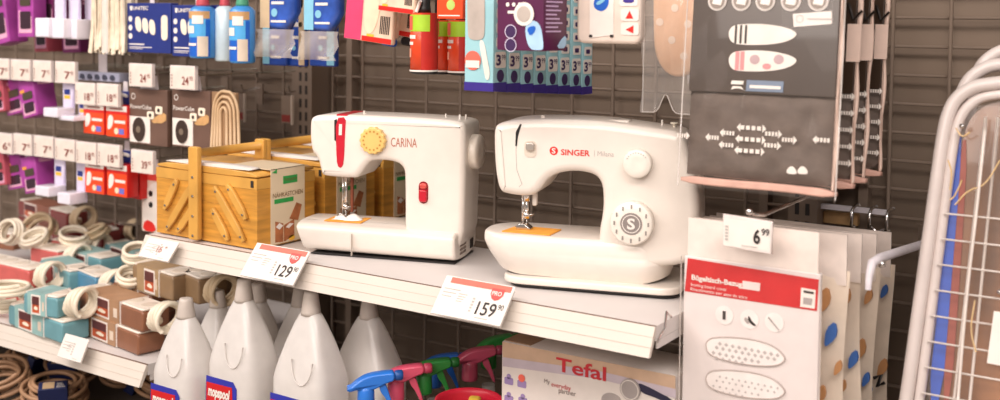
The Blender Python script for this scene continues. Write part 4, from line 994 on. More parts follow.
pouch('blue refill pouch hanging lower at the back, right of three', (309, -10, 335, 66), 1.56, False, False, True)
# bare hooks on the wall with folded ticket holders
for lb, px, py in (('bare shop hook with edge-on ticket holder, left of two on the wall', 243, 97), ('bare shop hook with edge-on ticket holder, right of two near the slotted post', 290, 99)):
    P_ = onY(px, py, 1.80)
    t = thing('bare_hook', lb, 'shop hook', (P_.x, WY-.004, P_.z))
    MB().tube([(0, 0, .02), (0, -.055, .016), (0, -.062, .03)], .0018, 6).build('hook_wire', CHROME, t)
    MB().box(-.010, .010, -.003, .002, -.02, .03).build('back_plate', TAUPE, t)
    k = MB().slab(rrect(-.016, .016, -.055, .008, .002), -.068, -.066).build('ticket_holder', mat('dim_plastic', '8E7E70', .3), t)
    MB().box(.0162, .019, -.070, -.064, -.058, .010).build('holder_edge', mat('pale_edge_plastic', 'D0C2B4', .3), t)
    MB().box(-.013, .013, -.0692, -.0684, -.052, -.036).build('red_ticket_strip', mat('dull_red_ticket', '8E3A34', .5), t)

# ================================================================== TOP ROW, middle
LY = 0.0
def glove_pack(label, rc, Y, roll, pink=True, endc=None):
    t, W, H = frame_at('glove_pack', label, 'packet', *rc, Y, roll=roll)
    MB().rbox(0, W, 0, .012, 0, H, .003, .003).build('packet', mat('pale_peach_print', 'E8C9B0', .4, noise=.1), t)
    if pink: MB().rect(.001, W*.36, .001, H-.001, -.0008).build('pink_panel', mat('hot_pink_print', 'D9446E', .4), t)
    x0 = W*.38 if pink else .002
    MB().poly(chaikin([(x0+W*.04, H*.12), (x0+W*.25, H*.10), (x0+W*.36, H*.5), (x0+W*.30, H*.95), (x0+W*.1, H*.9), (x0, H*.5)], 2), -.0008).build('hand_picture', mat('skin_print', 'F4D7B8'), t)
    b = MB()
    for k in range(6): b.rect(W*.74+k*W*.035, W*.74+k*W*.035+W*.018, H*.12, H*.34, -.0008)
    b.build('barcode', INK, t)
    MB().rect(x0, W-.001, .001, H*.07, -.0009).build('red_band', RED, t)
    MB().rect(x0+W*.1, x0+W*.25, H*.07, H*.10, -.0009).build('yellow_band', YELLOW, t)
    if endc: MB().slab(rrect(W*.50, W*.98, -.016, -.0005, .006), .001, .011, .003, 2).build('bottom_end', BLUE if endc == 'b' else BLACK, t)
    hanger(t, W, H, .03)
glove_pack('pink and peach hand picture packet, lowest at the left', (344, -42, 392, 38), 1.46, -.10, True)
glove_pack('packet with blue bottom end behind the pink one', (366, -42, 396, 33), 1.52, -.14, False, 'b')
glove_pack('packet with black bottom end beside the orange roll', (389, -42, 413, 34), 1.53, -.12, False, 'k')
glove_pack('packet with red and yellow edge hanging highest in front', (378, -60, 414, 10), 1.42, -.10, False)
def roll_pack(label, cx, pyb, pyt, Y, r, turn=0, card=False):
    B = onY(cx, pyb, Y); T = onY(cx, pyt, Y)
    t = thing('lint_roll', label, 'lint roller', (B.x, Y, B.z), turn); h = T.z-B.z
    MB().lathe([(r*.8, 0), (r*.98, .002), (r*.98, .004), (r*.98, .0041)], (0, 0, 0), 28).build('end_cap', BLACK, t)
    MB().lathe([(r, .0045), (r, h)], (0, 0, 0), 28).build('roll_sleeve', mat('orange_red_sleeve', 'E8481E', .4, coat=.2), t)
    def patch(nm, a0, a1, z0, z1, m_, rr):
        o = MB(); n = 10; vs = []
        for k in range(n+1): a = R(a0+(a1-a0)*k/n); vs += [(rr*math.sin(a), -rr*math.cos(a), z0), (rr*math.sin(a), -rr*math.cos(a), z1)]
        o.add(vs, [(2*k, 2*k+2, 2*k+3, 2*k+1) for k in range(n)], True); return o.build(nm, m_, t)
    patch('red_side', 25, 120, .0046, h-.0004, mat('deep_red_sleeve', 'C02418', .4), r+.0004)
    patch('lime_band', -95, 60, h*.70, h*.97, LIME, r+.0008)
    patch('round_badge', -60, -15, h*.72, h*.95, mat('tomato_print', 'E8604A', .4), r+.0012)
    patch('white_print', -70, 0, h*.58, h*.64, PAPER, r+.0008); patch('white_print', -70, -12, h*.48, h*.53, PAPER, r+.0008)
    patch('pale_patch', -60, -25, h*.28, h*.42, mat('salmon_print', 'F0A68A', .4), r+.0008)
    patch('white_rim', -95, 110, .0045, .0075, PAPER, r+.0009)
    if card: patch('barcode', 40, 70, h*.06, h*.40, PAPER, r+.0009)
    MB().lathe([(r*.5, h), (r*.45, h+.008), (.010, h+.014), (.011, h+.10)], (0, 0, 0), 16).build('handle', BLACK, t)
    MB().tube([(-.006, -r*.6, h+.002), (.004, -r*.7, h+.02)], .003, 6).build('white_tip', PAPER, t)
roll_pack('orange lint roll with lime band, largest in front', 424, 74, 13, 1.44, .0235)
roll_pack('red lint roll with barcode just right of the largest one', 440, 74, 20, 1.53, .0215, .8, True)
roll_pack('orange lint roll half hidden by the pale blue brush carton', 461, 75, 20, 1.52, .023)
t, W, H = frame_at('roll_card', 'orange card with green dot hanging above the lint rolls', 'packet', 437, -40, 463, 19, 1.40)
MB().rbox(0, W, 0, .012, 0, H, .002, .002).build('packet', ORANGE, t)
g = MB().disc(W*.55, H*.24, W*.16).build('green_dot', mat('pale_green_print', 'B8CF6A', .5), t); MB().rect(W*.08, W*.9, H*.05, H*.07).build('white_print', PAPER, t)
hanger(t, W, H, .03)

# brush cartons in a row going back
TEALC = mat('pale_teal_carton', '9CCBD2', .4, noise=.03)
def brush_carton():
    A = onY(464.5, 90, 1.33); B = onY(493, 94, 1.33); Zt = onY(464.5, -30, 1.33).z
    W, H, D = B.x-A.x, Zt-A.z, .0365
    t = thing('brush_carton', 'pale blue brush carton with white handle picture, front one of a row of eight', 'carton', (A.x, 1.33, A.z), group=None)
    MB().rbox(0, W, 0, D, 0, H, .001, .0008).build('carton', TEALC, t)
    b = MB(); b.box(-.0004, W+.0004, -.0004, D+.0004, -.0003, H*.07); b.build('violet_base', INDIGO, t)
    MB().slab(chaikin([(W*.10, H*.48), (W*.18, H*.42), (W*.62, H*.42), (W*.72, H*.48), (W*.66, H*.99), (W*.08, H*.99)], 2), -.0012, -.0002).build('brush_picture', mat('warm_grey_print', 'B8ACA2', .4, noise=.1), t)
    MB().slab(chaikin([(W*.50, H*.42), (W*.68, H*.42), (W*.82, H*.24), (W*.90, H*.16), (W*.86, H*.09), (W*.74, H*.10), (W*.64, H*.24)], 2), -.0012, -.0002).build('handle_picture', PAPER, t)
    c = MB().disc(W*.30, H*.25, W*.28, -.0016, 24).build('red_badge', CORAL, t)
    MB().poly([(W*.06, H*.19), (W*.54, H*.19), (W*.54, H*.25), (W*.06, H*.25)], -.0020).build('badge_panel', PAPER, c)
    Mx = Matrix(((0,-1,0,W),(1,0,0,0),(0,0,1,0),(0,0,0,1)))
    def side(nm, pts, m_, y=-.0006, par=t): o = MB(); o.M = Mx; o.poly(pts, y); return o.build(nm, m_, par)
    pt = side('price_panel', rrect(D*.12, D*.92, H*.19, H*.325, .004), PAPER)
    o = MB(); o.M = Mx; o.text('3', D*.18, H*.212, D*.34, H*.09, -.0012, bold=.03); o.text('99', D*.58, H*.255, D*.28, H*.045, -.0012); o.build('price_digits', mat('dark_violet_ink', '3A2458', .5), pt)
    s2 = side('age_badge', [(D*.52+D*.26*math.cos(k*.4), H*.125+D*.26*math.sin(k*.4)) for k in range(16)], mat('dark_violet_ink', '3A2458'))
    for k, z in enumerate((.36, .48, .60, .72, .84)):
        q = side('use_picture', rrect(D*.2, D*.9, H*z, H*(z+.085), .003), PAPER)
        side('use_mark', rrect(D*.35, D*.7, H*(z+.02), H*(z+.06), .002), mat('dark_violet_ink', '3A2458'), -.0012, q)
    hanger(t, W, H, .02); return t
bc = brush_carton()
ords = ['front', 'second', 'third', 'fourth', 'fifth', 'sixth', 'seventh', 'last']
Aref = bc.location.copy()
for k in range(1, 8):
    c = copy_tree(bc)
    # right rim of each carton steps along the hook: measured against the wall behind
    c.location = (Aref.x+.0004*k, Aref.y+.0382*k, Aref.z-.0026*k)
    c['label'] = 'pale blue brush carton showing only its price side, %s in the row from the front' % ords[k]
for o in [bc]: o['group'] = 'brush cartons in a row'
for o in list(COL.objects):
    if o.parent is None and o.name.startswith('brush_carton'): o['group'] = 'brush cartons in a row'

# lint shaver carton
A = onY(497, 50, 1.27); B = onY(543, 55.5, 1.27); Zt = onY(497, -30, 1.27).z; W, H, D = B.x-A.x, Zt-A.z, .065
t = thing('shaver_carton', 'dark violet lint shaver carton hanging in front of the pale blue row', 'carton', (A.x, 1.27, A.z))
MB().rbox(0, W, 0, D, 0, H, .001, .0008).build('carton', VIOLET, t)
m = MB(); m.slab(chaikin(RPs(t, [(524,22), (540,20), (544,48), (541,50.5), (528,49.5)], -.001), 2), -.0014, -.0002); m.build('shaver_picture', mat('ice_blue_print', 'A9CBE4', .4, noise=.1), t)
x, z = RP(t, 524.5, 14, 0); d = MB().disc(x, z, .0165, -.0020, 28).build('head_picture', PAPER, t); MB().disc(x, z, .011, -.0026, 24).build('grille_picture', mat('warm_grey_print', 'B8ACA2'), d)
x, z = RP(t, 532, 28, 0); MB().poly(chaikin([(x-.008, z), (x+.006, z+.004), (x+.007, z-.004), (x-.002, z-.012)], 1), -.0020).build('blue_switch', BLUE, t)
for py in (31.5, 45):
    x, z = RP(t, 511, py, 0); o = MB().ring(x, z, .0098, .0011, -.0012).build('round_frame', LAV, t); MB().disc(x, z, .0086, -.0010).build('round_picture', mat('dusk_violet_print', '3E2450', .4), o)
o = MB(); 
for k in range(3):
    x, z = RP(t, 508+6*k, 4.5, 0); o = MB().disc(x, z, .0030, -.001, 10).build('white_icon', PAPER, t)
x, z = RP(t, 508, 13.5, 0); MB().text('200 ml', x, z, .016, .006, -.001).build('small_print', PAPER, t) if False else MB().rect(x, x+.012, z, z+.004, -.001).build('small_print', PAPER, t)
Mx = Matrix(((0,-1,0,W),(1,0,0,0),(0,0,1,0),(0,0,0,1)))
o = MB(); o.M = Mx
for k in range(15): z = H*(.96-.052*k); o.rect(D*.10, D*(.55+.3*((k*7) % 5)/5), z, z+.0022)
o.build('text_lines', mat('pale_violet_ink', 'C9A9CC', .5), t)
o = MB(); o.M = Mx; o.poly(chaikin([(D*.55, H*.03), (D*.97, H*.03), (D*.97, H*.20), (D*.75, H*.14)], 1)); o.build('side_picture', mat('ice_blue_print', 'A9CBE4'), t)
hanger(t, W, H, .02)

# white iron sole pack
t, W, H = frame_at('iron_pack', 'white framed pack picturing a blue iron, hanging above the machine with S dial', 'packet', 577, -35, 641, 43, 1.36)
MB().rbox(0, W, 0, .018, 0, H, .010, .005, 3).build('clamshell', mat('warm_white_carton', 'E4D2C4'), t)
q = RPs(t, [(590,-30), (614,-30), (614,35), (590,38)], 0)
cd_ = MB().poly(q, -.0012).build('white_card', PAPER, t)
x, z = RP(t, 601, 5, 0); MB().poly(chaikin([(x-.012, z+.004), (x-.004, z+.016), (x+.012, z+.018), (x+.014, z), (x+.004, z-.010), (x-.009, z-.006)], 2), -.0018).build('blue_picture', BLUE, cd_)
x2 = MB().poly(chaikin([(x-.008, z+.003), (x+.006, z+.010), (x+.008, z+.006), (x-.004, z-.001)], 1), -.0024).build('blue_shine', SKY, cd_)
for px, py, k in ((629, 0, 0), (630, 15, 1), (630, 29, 2)):
    x, z = RP(t, px, py, 0); o = MB().slab(rrect(x-.014, x+.014, z-.0085, z+.0085, .003), -.0012, -.0002).build('icon_panel', PAPER, t)
    (MB().poly(chaikin([(x-.009, z-.004), (x+.009, z-.004), (x+.008, z+.004), (x-.008, z+.004)], 1), -.0018) if k == 0 else MB().poly([(x-.006, z-.005), (x+.006, z-.005), (x, z+.006)] if k == 1 else [(x+.006, z-.006), (x+.006, z+.005), (x-.006, z-.001)], -.0018)).build('icon_mark', INDIGO if k == 0 else RED, o)
m = MB(); 
for px in (591.5, 612.5):
    x, z = RP(t, px, 36.5, 0); MB().rect(x-.003, x+.002, z-.001, z+.0025, -.002).build('black_tab', BLACK, t)
MB().box(W*.3, W*.7, .006, .007, H-.004, H+.03).build('hanger_tab', mat('clear_hanger', 'D9CFD0'), t)

# ================================================================== IRONING COVERS at the right
PEACH = mat('peach_cloth', 'EBB98F', .85, noise=.03, bump=.1, scale=200)
BAG = mat('clear_bag_film', 'EDE4DC', .08, alpha=.28, coat=1.0)
BAG2 = mat('thin_bag_film', 'D8CCC2', .06, alpha=.05, coat=.8)
BAGEDGE = mat('bag_edge_film', 'F2E8E0', .15, alpha=.6, coat=.8)
def wrinkled(x0, x1, z0, z1, y, nx, nz, amp, seed, cut=None):
    rnd = random.Random(seed); ph = [rnd.uniform(0, 6) for _ in range(6)]; m = MB(); vs = []; fs = []
    for j in range(nz):
        for i in range(nx):
            u, v = i/(nx-1), j/(nz-1); x = x0+(x1-x0)*u; z = z0+(z1-z0)*v
            if cut: z = z0+cut(u)+(z1-z0-cut(u))*v
            d = amp*(math.sin(9*u+4*v+ph[0])+.7*math.sin(17*u-6*v+ph[1])+.5*math.sin(5*u+13*v+ph[2]))
            vs.append((x+amp*.6*math.sin(11*v+ph[3]), y+d, z))
    for j in range(nz-1):
        for i in range(nx-1): fs.append((j*nx+i, j*nx+i+1, (j+1)*nx+i+1, (j+1)*nx+i))
    return m.add(vs, fs, True)
# peach dotted cover in a clear bag
A = onY(643, 112, 1.55); B = onY(700, 112, 1.55); Zt = onY(643, -30, 1.55).z; W, H = B.x-A.x, Zt-A.z
t = thing('ironing_cover', 'peach cover with pale dots folded in a clear bag, left of the dark cover pack', 'ironing cover', (A.x, 1.55, A.z))
o = RPs(t, [(653,-30), (653,40), (656,58), (664,72), (676,78), (690,74), (697,60), (700,40), (700,-30)], .006)
MB().slab(chaikin(o, 2), .004, .016, .005, 3).build('folded_cover', PEACH, t)
for px, py in ((675,8), (660,22), (688,24), (672,40), (684,56), (690,-6), (656,-8)):
    x, z = RP(t, px, py, .004); MB().disc(x, z, .0062, .0028, 16).build('pale_dot', mat('pale_peach_dot', 'F2D9C2', .8), t)
cut = lambda u: .030*math.exp(-((u-.42)/.10)**2)
wrinkled(0, W, 0, H, -.005, 30, 46, .0030, 5, cut).build('clear_bag', BAG, t)
m = MB(); m.tube([(W*u/20, -.004, cut(u/20)+.001) for u in range(21)], .0011, 6); m.build('bag_seam', BAGEDGE, t)
m = MB(); m.tube([(.001, -.004, .0), (.002, -.005, H*.5), (.0, -.004, H)], .0013, 6); plabel(m.build('bag_seam', BAGEDGE, t), 'left side seam of the bag')
# dark cover packs hung one behind the other
DCLOTH = mat('charcoal_cover_cloth', '5F5148', .75, noise=.14, bump=.5, scale=45)
DINS = mat('dark_brown_insert', '3A2B20', .28, noise=.15, scale=8, coat=.4)
SALMON = mat('salmon_hem', 'D2A594', .6, noise=.15, scale=30)
def arrow(m, x, z, w, h, d):
    y = -.0012
    if d in (-1, 0): m.poly([(x-w/2, z), (x-w/2+h*.9, z+h), (x-w/2+h*.9, z-h)], y)
    if d in (1, 0): m.poly([(x+w/2, z), (x+w/2-h*.9, z-h), (x+w/2-h*.9, z+h)], y)
    a, b = x-w/2+(h*.9 if d in (-1, 0) else 0), x+w/2-(h*.9 if d in (1, 0) else 0)
    n = 4
    for k in range(n): m.rect(a+(b-a)*k/n+.0004, a+(b-a)*(k+.72)/n, z-h*.5, z+h*.5, y)
def dark_pack(label, Y, px=None, front=True):
    A = onY(681, 178, 1.375); B = onY(832, 187, 1.375); Zt = onY(681, -40, 1.375).z
    t = thing('cover_pack', label, 'ironing cover', (A.x, Y, A.z), rot=(-R(5), 0, 0)); W, H = B.x-A.x, Zt-A.z
    zi = H*.40
    c = MB()
    out = []
    nx, nz = 28, 16
    # puffy folded cloth
    vs = []; fs = []
    for side in (0, 1):
        for j in range(nz+1):
            for i in range(nx+1):
                u, v = i/nx, j/nz; e = min(1, 6*min(u, 1-u))**.5*min(1, 7*min(v, 1-v))**.5
                puff = .011*e+.0034*e*math.sin(17*u+3*v)*math.cos(11*v-2*u)+.0016*e*math.sin(31*u-12*v)+.0045*e*(-math.exp(-((u-.2)/.012)**2)-math.exp(-((u-.42)/.012)**2)-math.exp(-((u-.70)/.012)**2))
                puff = min(puff, .0118); vs.append((W*(.015+.97*u), .012-puff if side == 0 else .012+.8*puff, .006+(zi-.004)*v))
    n1 = (nx+1)*(nz+1)
    for j in range(nz):
        for i in range(nx):
            a = j*(nx+1)+i; fs.append((a, a+1, a+nx+2, a+nx+1)); b = a+n1; fs.append((b, b+nx+1, b+nx+2, b+1))
    c.add(vs, fs, True); cl = c.build('folded_cover', DCLOTH, t)
    MB().rbox(W*.012, W*.985, .004, .018, zi+.001, H, .002, .001).build('printed_insert', DINS, t)
    MB().slab(chaikin([(-.002, -.006), (W*.3, -.0072), (W*.7, -.0055), (W+.003, -.008), (W+.003, .003), (W*.6, .0045), (W*.3, .003), (-.002, .004)], 1), .002, .018, .002, 2).build('salmon_hem', SALMON, t)
    MB().slab(chaikin([(W*.985, 0)]+[(W*(1.008+.010*math.sin(k*1.3+Y*40)), H*k/12) for k in range(13)]+[(W*.985, H)], 1), .006, .014, .002, 1).build('pale_edge', mat('pale_pink_edge', 'E2C6B6', .45, coat=.4), t)
    if front:
        y = .0015
        ar = MB(); ar.M = Matrix.Translation((0, y, 0)); 
        for k, (px, py, w, d) in enumerate(((752,128,30,0), (751,139.5,31,0), (750,151,31,0), (728,133,16,-1), (727,145,16,-1), (774,134,17,1), (773,145.5,17,1), (713,137.5,15,-1), (790,140,15,1), (822,140,17,-1), (684,135.5,14,1))):
            x, z = RP(t, px, py, y); ar = MB(); ar.M = Matrix.Translation((0, y-.0015, 0)); arrow(ar, x, z, w*.00136, .0056, d); ar.build('white_arrow', mat('off_white_print', 'E6DCD2', .7), t)
        for px in (792, 803):
            x, z = RP(t, px, 171, y); MB().slab(chaikin([(x-.006, z-.004), (x+.006, z-.004), (x+.007, z), (x+.002, z+.006), (x-.003, z+.006), (x-.007, z)], 1), y-.0016, y-.0008).build('knot_print', mat('off_white_print', 'E6DCD2'), t)
        yi = .0034
        def brd(py, col):
            o = RPs(t, [(728,py), (732,py-8.5), (745,py-10), (765,py-10), (782,py-7.5), (793,py-4), (797.5,py), (793,py+5), (782,py+9), (765,py+11), (745,py+11), (732,py+9.5)], yi)
            b = MB().slab(chaikin(o, 2), yi-.0009, yi-.0003).build('board_picture', mat('off_white_print', 'E6DCD2'), t)
            for px in ((735.5, 740.5, 745.5) if col else (736, 741)):
                q = RPs(t, [(px,py-9), (px+(2.2 if col else 4), py-9), (px+(2.2 if col else 4)-1, py+9.5), (px-1, py+9.5)], yi); MB().slab(q, yi-.0014, yi-.0010).build('stripe_print', INK if col else mat('rosy_print', 'E2898A', .5), b)
            if not col:
                for px in (755, 779): x, z = RP(t, px, py-1, yi); MB().slab([(x+.007*math.cos(k*.45), z+.0065*math.sin(k*.45)) for k in range(14)], yi-.0014, yi-.0010).build('ornament_print', mat('rose_grey_print', 'B79A9C', .5), b)
                x, z = RP(t, 767, py+6, yi); MB().slab([(x+.006*math.cos(k*.45), z+.004*math.sin(k*.45)) for k in range(14)], yi-.0014, yi-.0010).build('rose_print', mat('rosy_print', 'E2898A'), b)
        brd(34, True); brd(60.5, False)
        for px in (717.5, 741.5, 765.5, 791, 818.5):
            x, z = RP(t, px, 1, yi); o = MB(); o.M = Matrix.Translation((0, yi, 0)); o.disc(x, z, .0136, -.0009, 24); d = o.build('round_icon', mat('grey_white_print', 'CFC6BE', .5), t)
            o = MB(); o.M = Matrix.Translation((0, yi, 0)); o.disc(x, z, .0108, -.0015, 20); o.build('icon_centre', mat('grey_brown_print', '8C7F75', .5), d)
            o = MB(); o.M = Matrix.Translation((0, yi, 0)); o.poly([(x-.007, z-.004), (x+.006, z-.006), (x+.008, z+.003), (x-.004, z+.006)], -.0021); o.build('icon_mark', PAPER, d)
        q = RPs(t, [(793,14), (832,11), (832,24), (794,27)], yi)
        st = MB().slab(q, yi-.0009, yi-.0003).build('white_sticker', mat('grey_white_card', 'E4DAD2'), t)
        x, z = RP(t, 800, 19, yi); o = MB(); o.M = Matrix.Translation((0, yi, 0)); o.ring(x, z, .0052, .0010, -.0014); o.rect(x+.010, x+.044, z-.001, z+.0008, -.0014); o.build('sticker_print', mat('grey_print', 'A69C98'), st)
        q = RPs(t, [(747,80), (784,81.5), (783,92.5), (746,91)], yi); MB().slab(q, yi-.0009, yi-.0003).build('blue_grey_bar', mat('blue_grey_print', '6E7D92', .5), t)
        a0, a1 = RP(t, 750, 88, yi), RP(t, 781, 85, yi); o = MB(); o.rect(a0[0], a1[0], a0[1], a0[1]+.004, yi-.0016); o.build('bar_print', PAPER, t)
        q = RPs(t, [(732,80.5), (744,81), (743,84.5), (731,84)], yi); MB().slab(q, yi-.0009, yi-.0003).build('white_print', PAPER, t)
        q = RPs(t, [(733,86), (741,86.5), (744,90), (740,88.5), (736,88.3), (731,89.5)], yi); plabel(MB().slab(q, yi-.0009, yi-.0003).build('white_print', PAPER, t), 'small white chevron mark')
        wrinkled(-.004, W+.005, -.010, H+.02, -.0085, 30, 44, .0022, 11).build('clear_bag', BAG2, t)
        for x in (-.004, W+.005): m = MB(); m.tube([(x, -.001, -.010), (x+.001, -.003, H*.5), (x, -.002, H)], .0009, 6); m.build('bag_seam', BAGEDGE, t)
    else:
        # the strip of each pack behind that shows past the one in front
        m = MB(); rnd = random.Random(int(Y*100))
        yq = .0035
        MB().slab([(W*.93, H*.55), (W*1.019, H*.55), (W*1.019, H*.72), (W*.93, H*.72)], yq-.0009, yq-.0003).build('pale_panel', mat('pale_pink_edge', 'DDB9A4'), t)
        for k in range(5): 
            z = H*(.06+.075*k); o = MB(); o.M = Matrix.Translation((0, .001, 0)); arrow(o, W*.962, z+.01, .018, .005, 1); o.build('white_arrow', mat('off_white_print', 'E6DCD2'), t)
        for k in range(2):
            z = H*(.74+.12*k); MB().tube([(W*.93, .0025, z+.022), (W*.965, .002, z), (W*1.02, .0025, z+.012)], .0022, 5).build('dark_curl', INK, t)
    hanger(t, W, H, .03)
    return t
dark_pack('charcoal cover pack with white arrows and two board pictures, front one', 1.375)
dark_pack('charcoal cover pack showing a strip at the right, second in the row', 1.458, front=False)
dark_pack('charcoal cover pack showing a strip at the right, third in the row', 1.522, front=False)
dark_pack('charcoal cover pack showing a strip at the right, rearmost in the row', 1.605, front=False)

# ------------------------------------------------------------------ light cover packs with red banner
LIN = mat('pale_lilac_insert', 'E2D7D3', .35, noise=.03, coat=.3)
LCLOTH = mat('cream_cover_cloth', 'DECDBA', .8, noise=.08, bump=.3, scale=30)
LEAF1 = mat('rust_leaf_print', 'C08A5A', .7); LEAF2 = mat('blue_leaf_print', '3F6AB0', .7)
def light_pack(label, pA, pB, pyt, Y, kind):
    A = onY(pA[0], pA[1], Y); B = onY(pB[0], pB[1], Y); z0 = .70
    W, H = B.x-A.x, A.z-z0
    t = thing('cover_pack', label, 'ironing cover', (A.x, Y, z0))
    if kind == 0:
        MB().rbox(0, W, .002, .012, 0, H, .001, .001).build('printed_insert', LIN, t)
        L_ = lambda pts, y=.002: RPs(t, pts, y)
        def pp(nm, pts, m_, y=.0012, par=t): return MB().slab(L_(pts), y, y+.0005).build(nm, m_, par)
        rb = pp('red_banner', [(688,258), (819,279.5), (817,311), (685,291)], mat('signal_red_print', 'C8141A'))
        ang = math.atan2(L_([(780,303)])[0][1]-L_([(690,289)])[0][1], L_([(780,303)])[0][0]-L_([(690,289)])[0][0])
        def txt(body, px, py, w, h, y=.0004, m_=PAPER, par=rb, bold=.02):
            x, z = RP(t, px, py, .002); o = MB(); o.text(body, 0, 0, w, h, 0, bold=bold); 
            c, s_ = math.cos(ang), math.sin(ang); o.v = [Vector((x+p.x*c-p.z*s_, y, z+p.x*s_+p.z*c)) for p in o.v]; o.build('banner_lettering', m_, par)
        txt('Bügeltisch-Bezug', 692, 281, .0745, .0098, bold=.03); txt('Ironing board cover', 691.5, 286.5, .053, .0056, bold=0); txt('Rivestimento per asse da stiro', 691, 291.0, .083, .0056, bold=0)
        pp('white_chip', [(743,280.5), (760.5,283), (760,291), (742.5,288.5)], mat('pale_chip_print', 'E9D3CE', .5), .0006, rb)
        ch = pp('white_chip', [(801.5,287.5), (816,290), (815,308.5), (800.5,306.5)], PAPER, .0006, rb)
        pp('chip_mark', [(804,290), (814,291.7), (814,294), (804,292.3)], INK, .0000, ch)
        pp('chip_mark', [(804,297), (813,298.5), (812,305), (803.5,303.5)], mat('grey_print', 'A69C98'), .0000, ch)
        for k, px in enumerate((724.5, 749.5, 774.5)):
            x, z = RP(t, px, 315+4.2*k-(1 if k == 2 else 0), .002); o = MB(); o.M = Matrix.Translation((0, .002, 0)); o.disc(x, z, .0132, -.0009, 28); d = o.build('round_icon', mat('soft_white_print', 'ECE3DE', .5), t)
            if k == 0: o = MB(); o.text('1', x-.0022, z-.006, .0044, .012, .0003, bold=.02); o.build('icon_digit', INK, d)
            elif k == 1:
                o = MB(); o.slab(chaikin([(x-.001, z+.006), (x+.004, z-.002), (x+.011, z-.007), (x+.005, z-.008), (x-.002, z-.001)], 1), .0003, .0008); o.build('icon_drop', BLACK, d)
                o = MB(); o.slab(chaikin([(x-.008, z-.001), (x-.002, z-.007), (x+.001, z-.004), (x-.005, z+.003)], 1), .0003, .0008); o.build('icon_cloth', mat('grey_print', 'A69C98'), d)
            else:
                o = MB(); o.tube([(x-.008, .0004, z+.006), (x+.001, .0004, z-.003), (x+.007, .0004, z-.009)], .0008, 5); o.build('icon_line', mat('grey_print', 'A69C98'), d)
        for py, nm in ((351, 0), (384, 1)):
            o = L_([(706+0,py-6), (708,py-11), (714,py-14), (735,py-14), (758,py-11), (775,py-5), (785,py+5), (785,py+10), (776,py+15), (750,py+14), (725,py+9), (709,py+3)])
            b = MB().slab(chaikin([(q[0], q[1]) for q in o], 2), .0002, .0008).build('board_picture', mat('soft_white_print', 'ECE3DE'), t)
            ol = chaikin(o, 2); MB().tube([(q[0], .0003, q[1]) for q in ol], .0010, 5, closed=True).build('picture_outline', mat('taupe_outline_print', 'B5A59E', .5), b)
            for j in range(4):
                for i in range(11):
                    px, yy = 714+6.4*i+(3.2 if j % 2 else 0), py-9+5.2*j+.20*(6.4*i)
                    if abs((px-745)/38)**2+abs((yy-py)/13)**2 < 1.0:
                        x, z = RP(t, px, yy, .002); w = .0030 if nm == 0 else .0019
                        MB().slab([(x-w, z), (x, z-w), (x+w, z), (x, z+w)], -.0003, .0001).build('dot_print', mat('silver_dot_print', 'B9B0AC', .5), b)
        wrinkled(-.003, W+.003, 0, H+.004, -.0035, 22, 40, .0010, 21).build('clear_bag', BAG2, t)
        for x in (-.003, W+.003): MB().tube([(x, -.0025, 0), (x+.001, -.0035, H*.5), (x, -.0025, H)], .0009, 6).build('bag_seam', BAGEDGE, t)
        MB().box(W*.02, W*.98, .004, .006, H, H+.055).build('bag_header', mat('cream_film_header', 'EADCD2', .3, coat=.4), t)
    else:
        nx, nz = 10, 30; vs = []; fs = []; rnd = random.Random(kind)
        ph = rnd.random()*6
        for sd in (0, 1):
            for j in range(nz+1):
                for i in range(nx+1):
                    u, v = i/nx, j/nz; e = min(1, 5*min(u, 1-u))**.5*min(1, 9*(1-v))**.5
                    p = .011*e*(1+.3*math.sin(7*v+ph)+.2*math.sin(5*u+ph))
                    vs.append((W*u+.004*math.sin(6*v+ph)*u, .014-p if sd == 0 else .014+p*.7, H*v))
        n1 = (nx+1)*(nz+1)
        for j in range(nz):
            for i in range(nx):
                a = j*(nx+1)+i; fs += [(a, a+1, a+nx+2, a+nx+1), (a+n1, a+n1+nx+1, a+n1+nx+2, a+n1+1)]
        MB().add(vs, fs, True).build('folded_cover', LCLOTH, t)
        MB().box(W*.01, W*.99, .010, .013, H-.02, H+.05).build('bag_header', mat('cream_film_header', 'E6D3C2'), t)
        for k in range(9):
            z = H*(.05+.105*k); x = W*(.91+.06*math.sin(k*2.1+kind)); s_ = .013+.004*math.sin(k*1.7+kind)
            MB().slab(chaikin([(x-s_*.5, z-s_*1.2), (x+s_*.1, z-s_*.8), (x+s_*.8, z+.2*s_), (x+s_*.5, z+s_*1.5), (x-s_*.3, z+s_*.7)], 1), -.0008, .004).build('leaf_print', (LEAF2 if (k+kind) % 4 == 0 else LEAF1), t)
        if kind == 4:
            z = H*.50; MB().tube([(W*.93, .0, z+.012), (W*.97, -.001, z+.020), (W*.95, -.001, z), (W*.985, .0, z+.008)], .003, 5).build('black_zigzag', BLACK, t)
    return t
light_pack('pale cover pack with red banner and two white board pictures, front one', (684, 256), (820, 278), 256, 1.40, 0)
light_pack('cream leaf-print cover pack directly behind the red-banner pack', (690, 252), (846, 272), 0, 1.455, 1)
light_pack('cream leaf-print cover pack third from the front, behind the red-banner one', (697, 249), (861, 268), 0, 1.525, 2)
light_pack('cream leaf-print cover pack fourth from the front with blue leaf', (705, 247), (876, 263), 0, 1.60, 3)
light_pack('cream leaf-print cover pack at the back with black zigzag', (712, 243), (891, 257), 0, 1.69, 4)
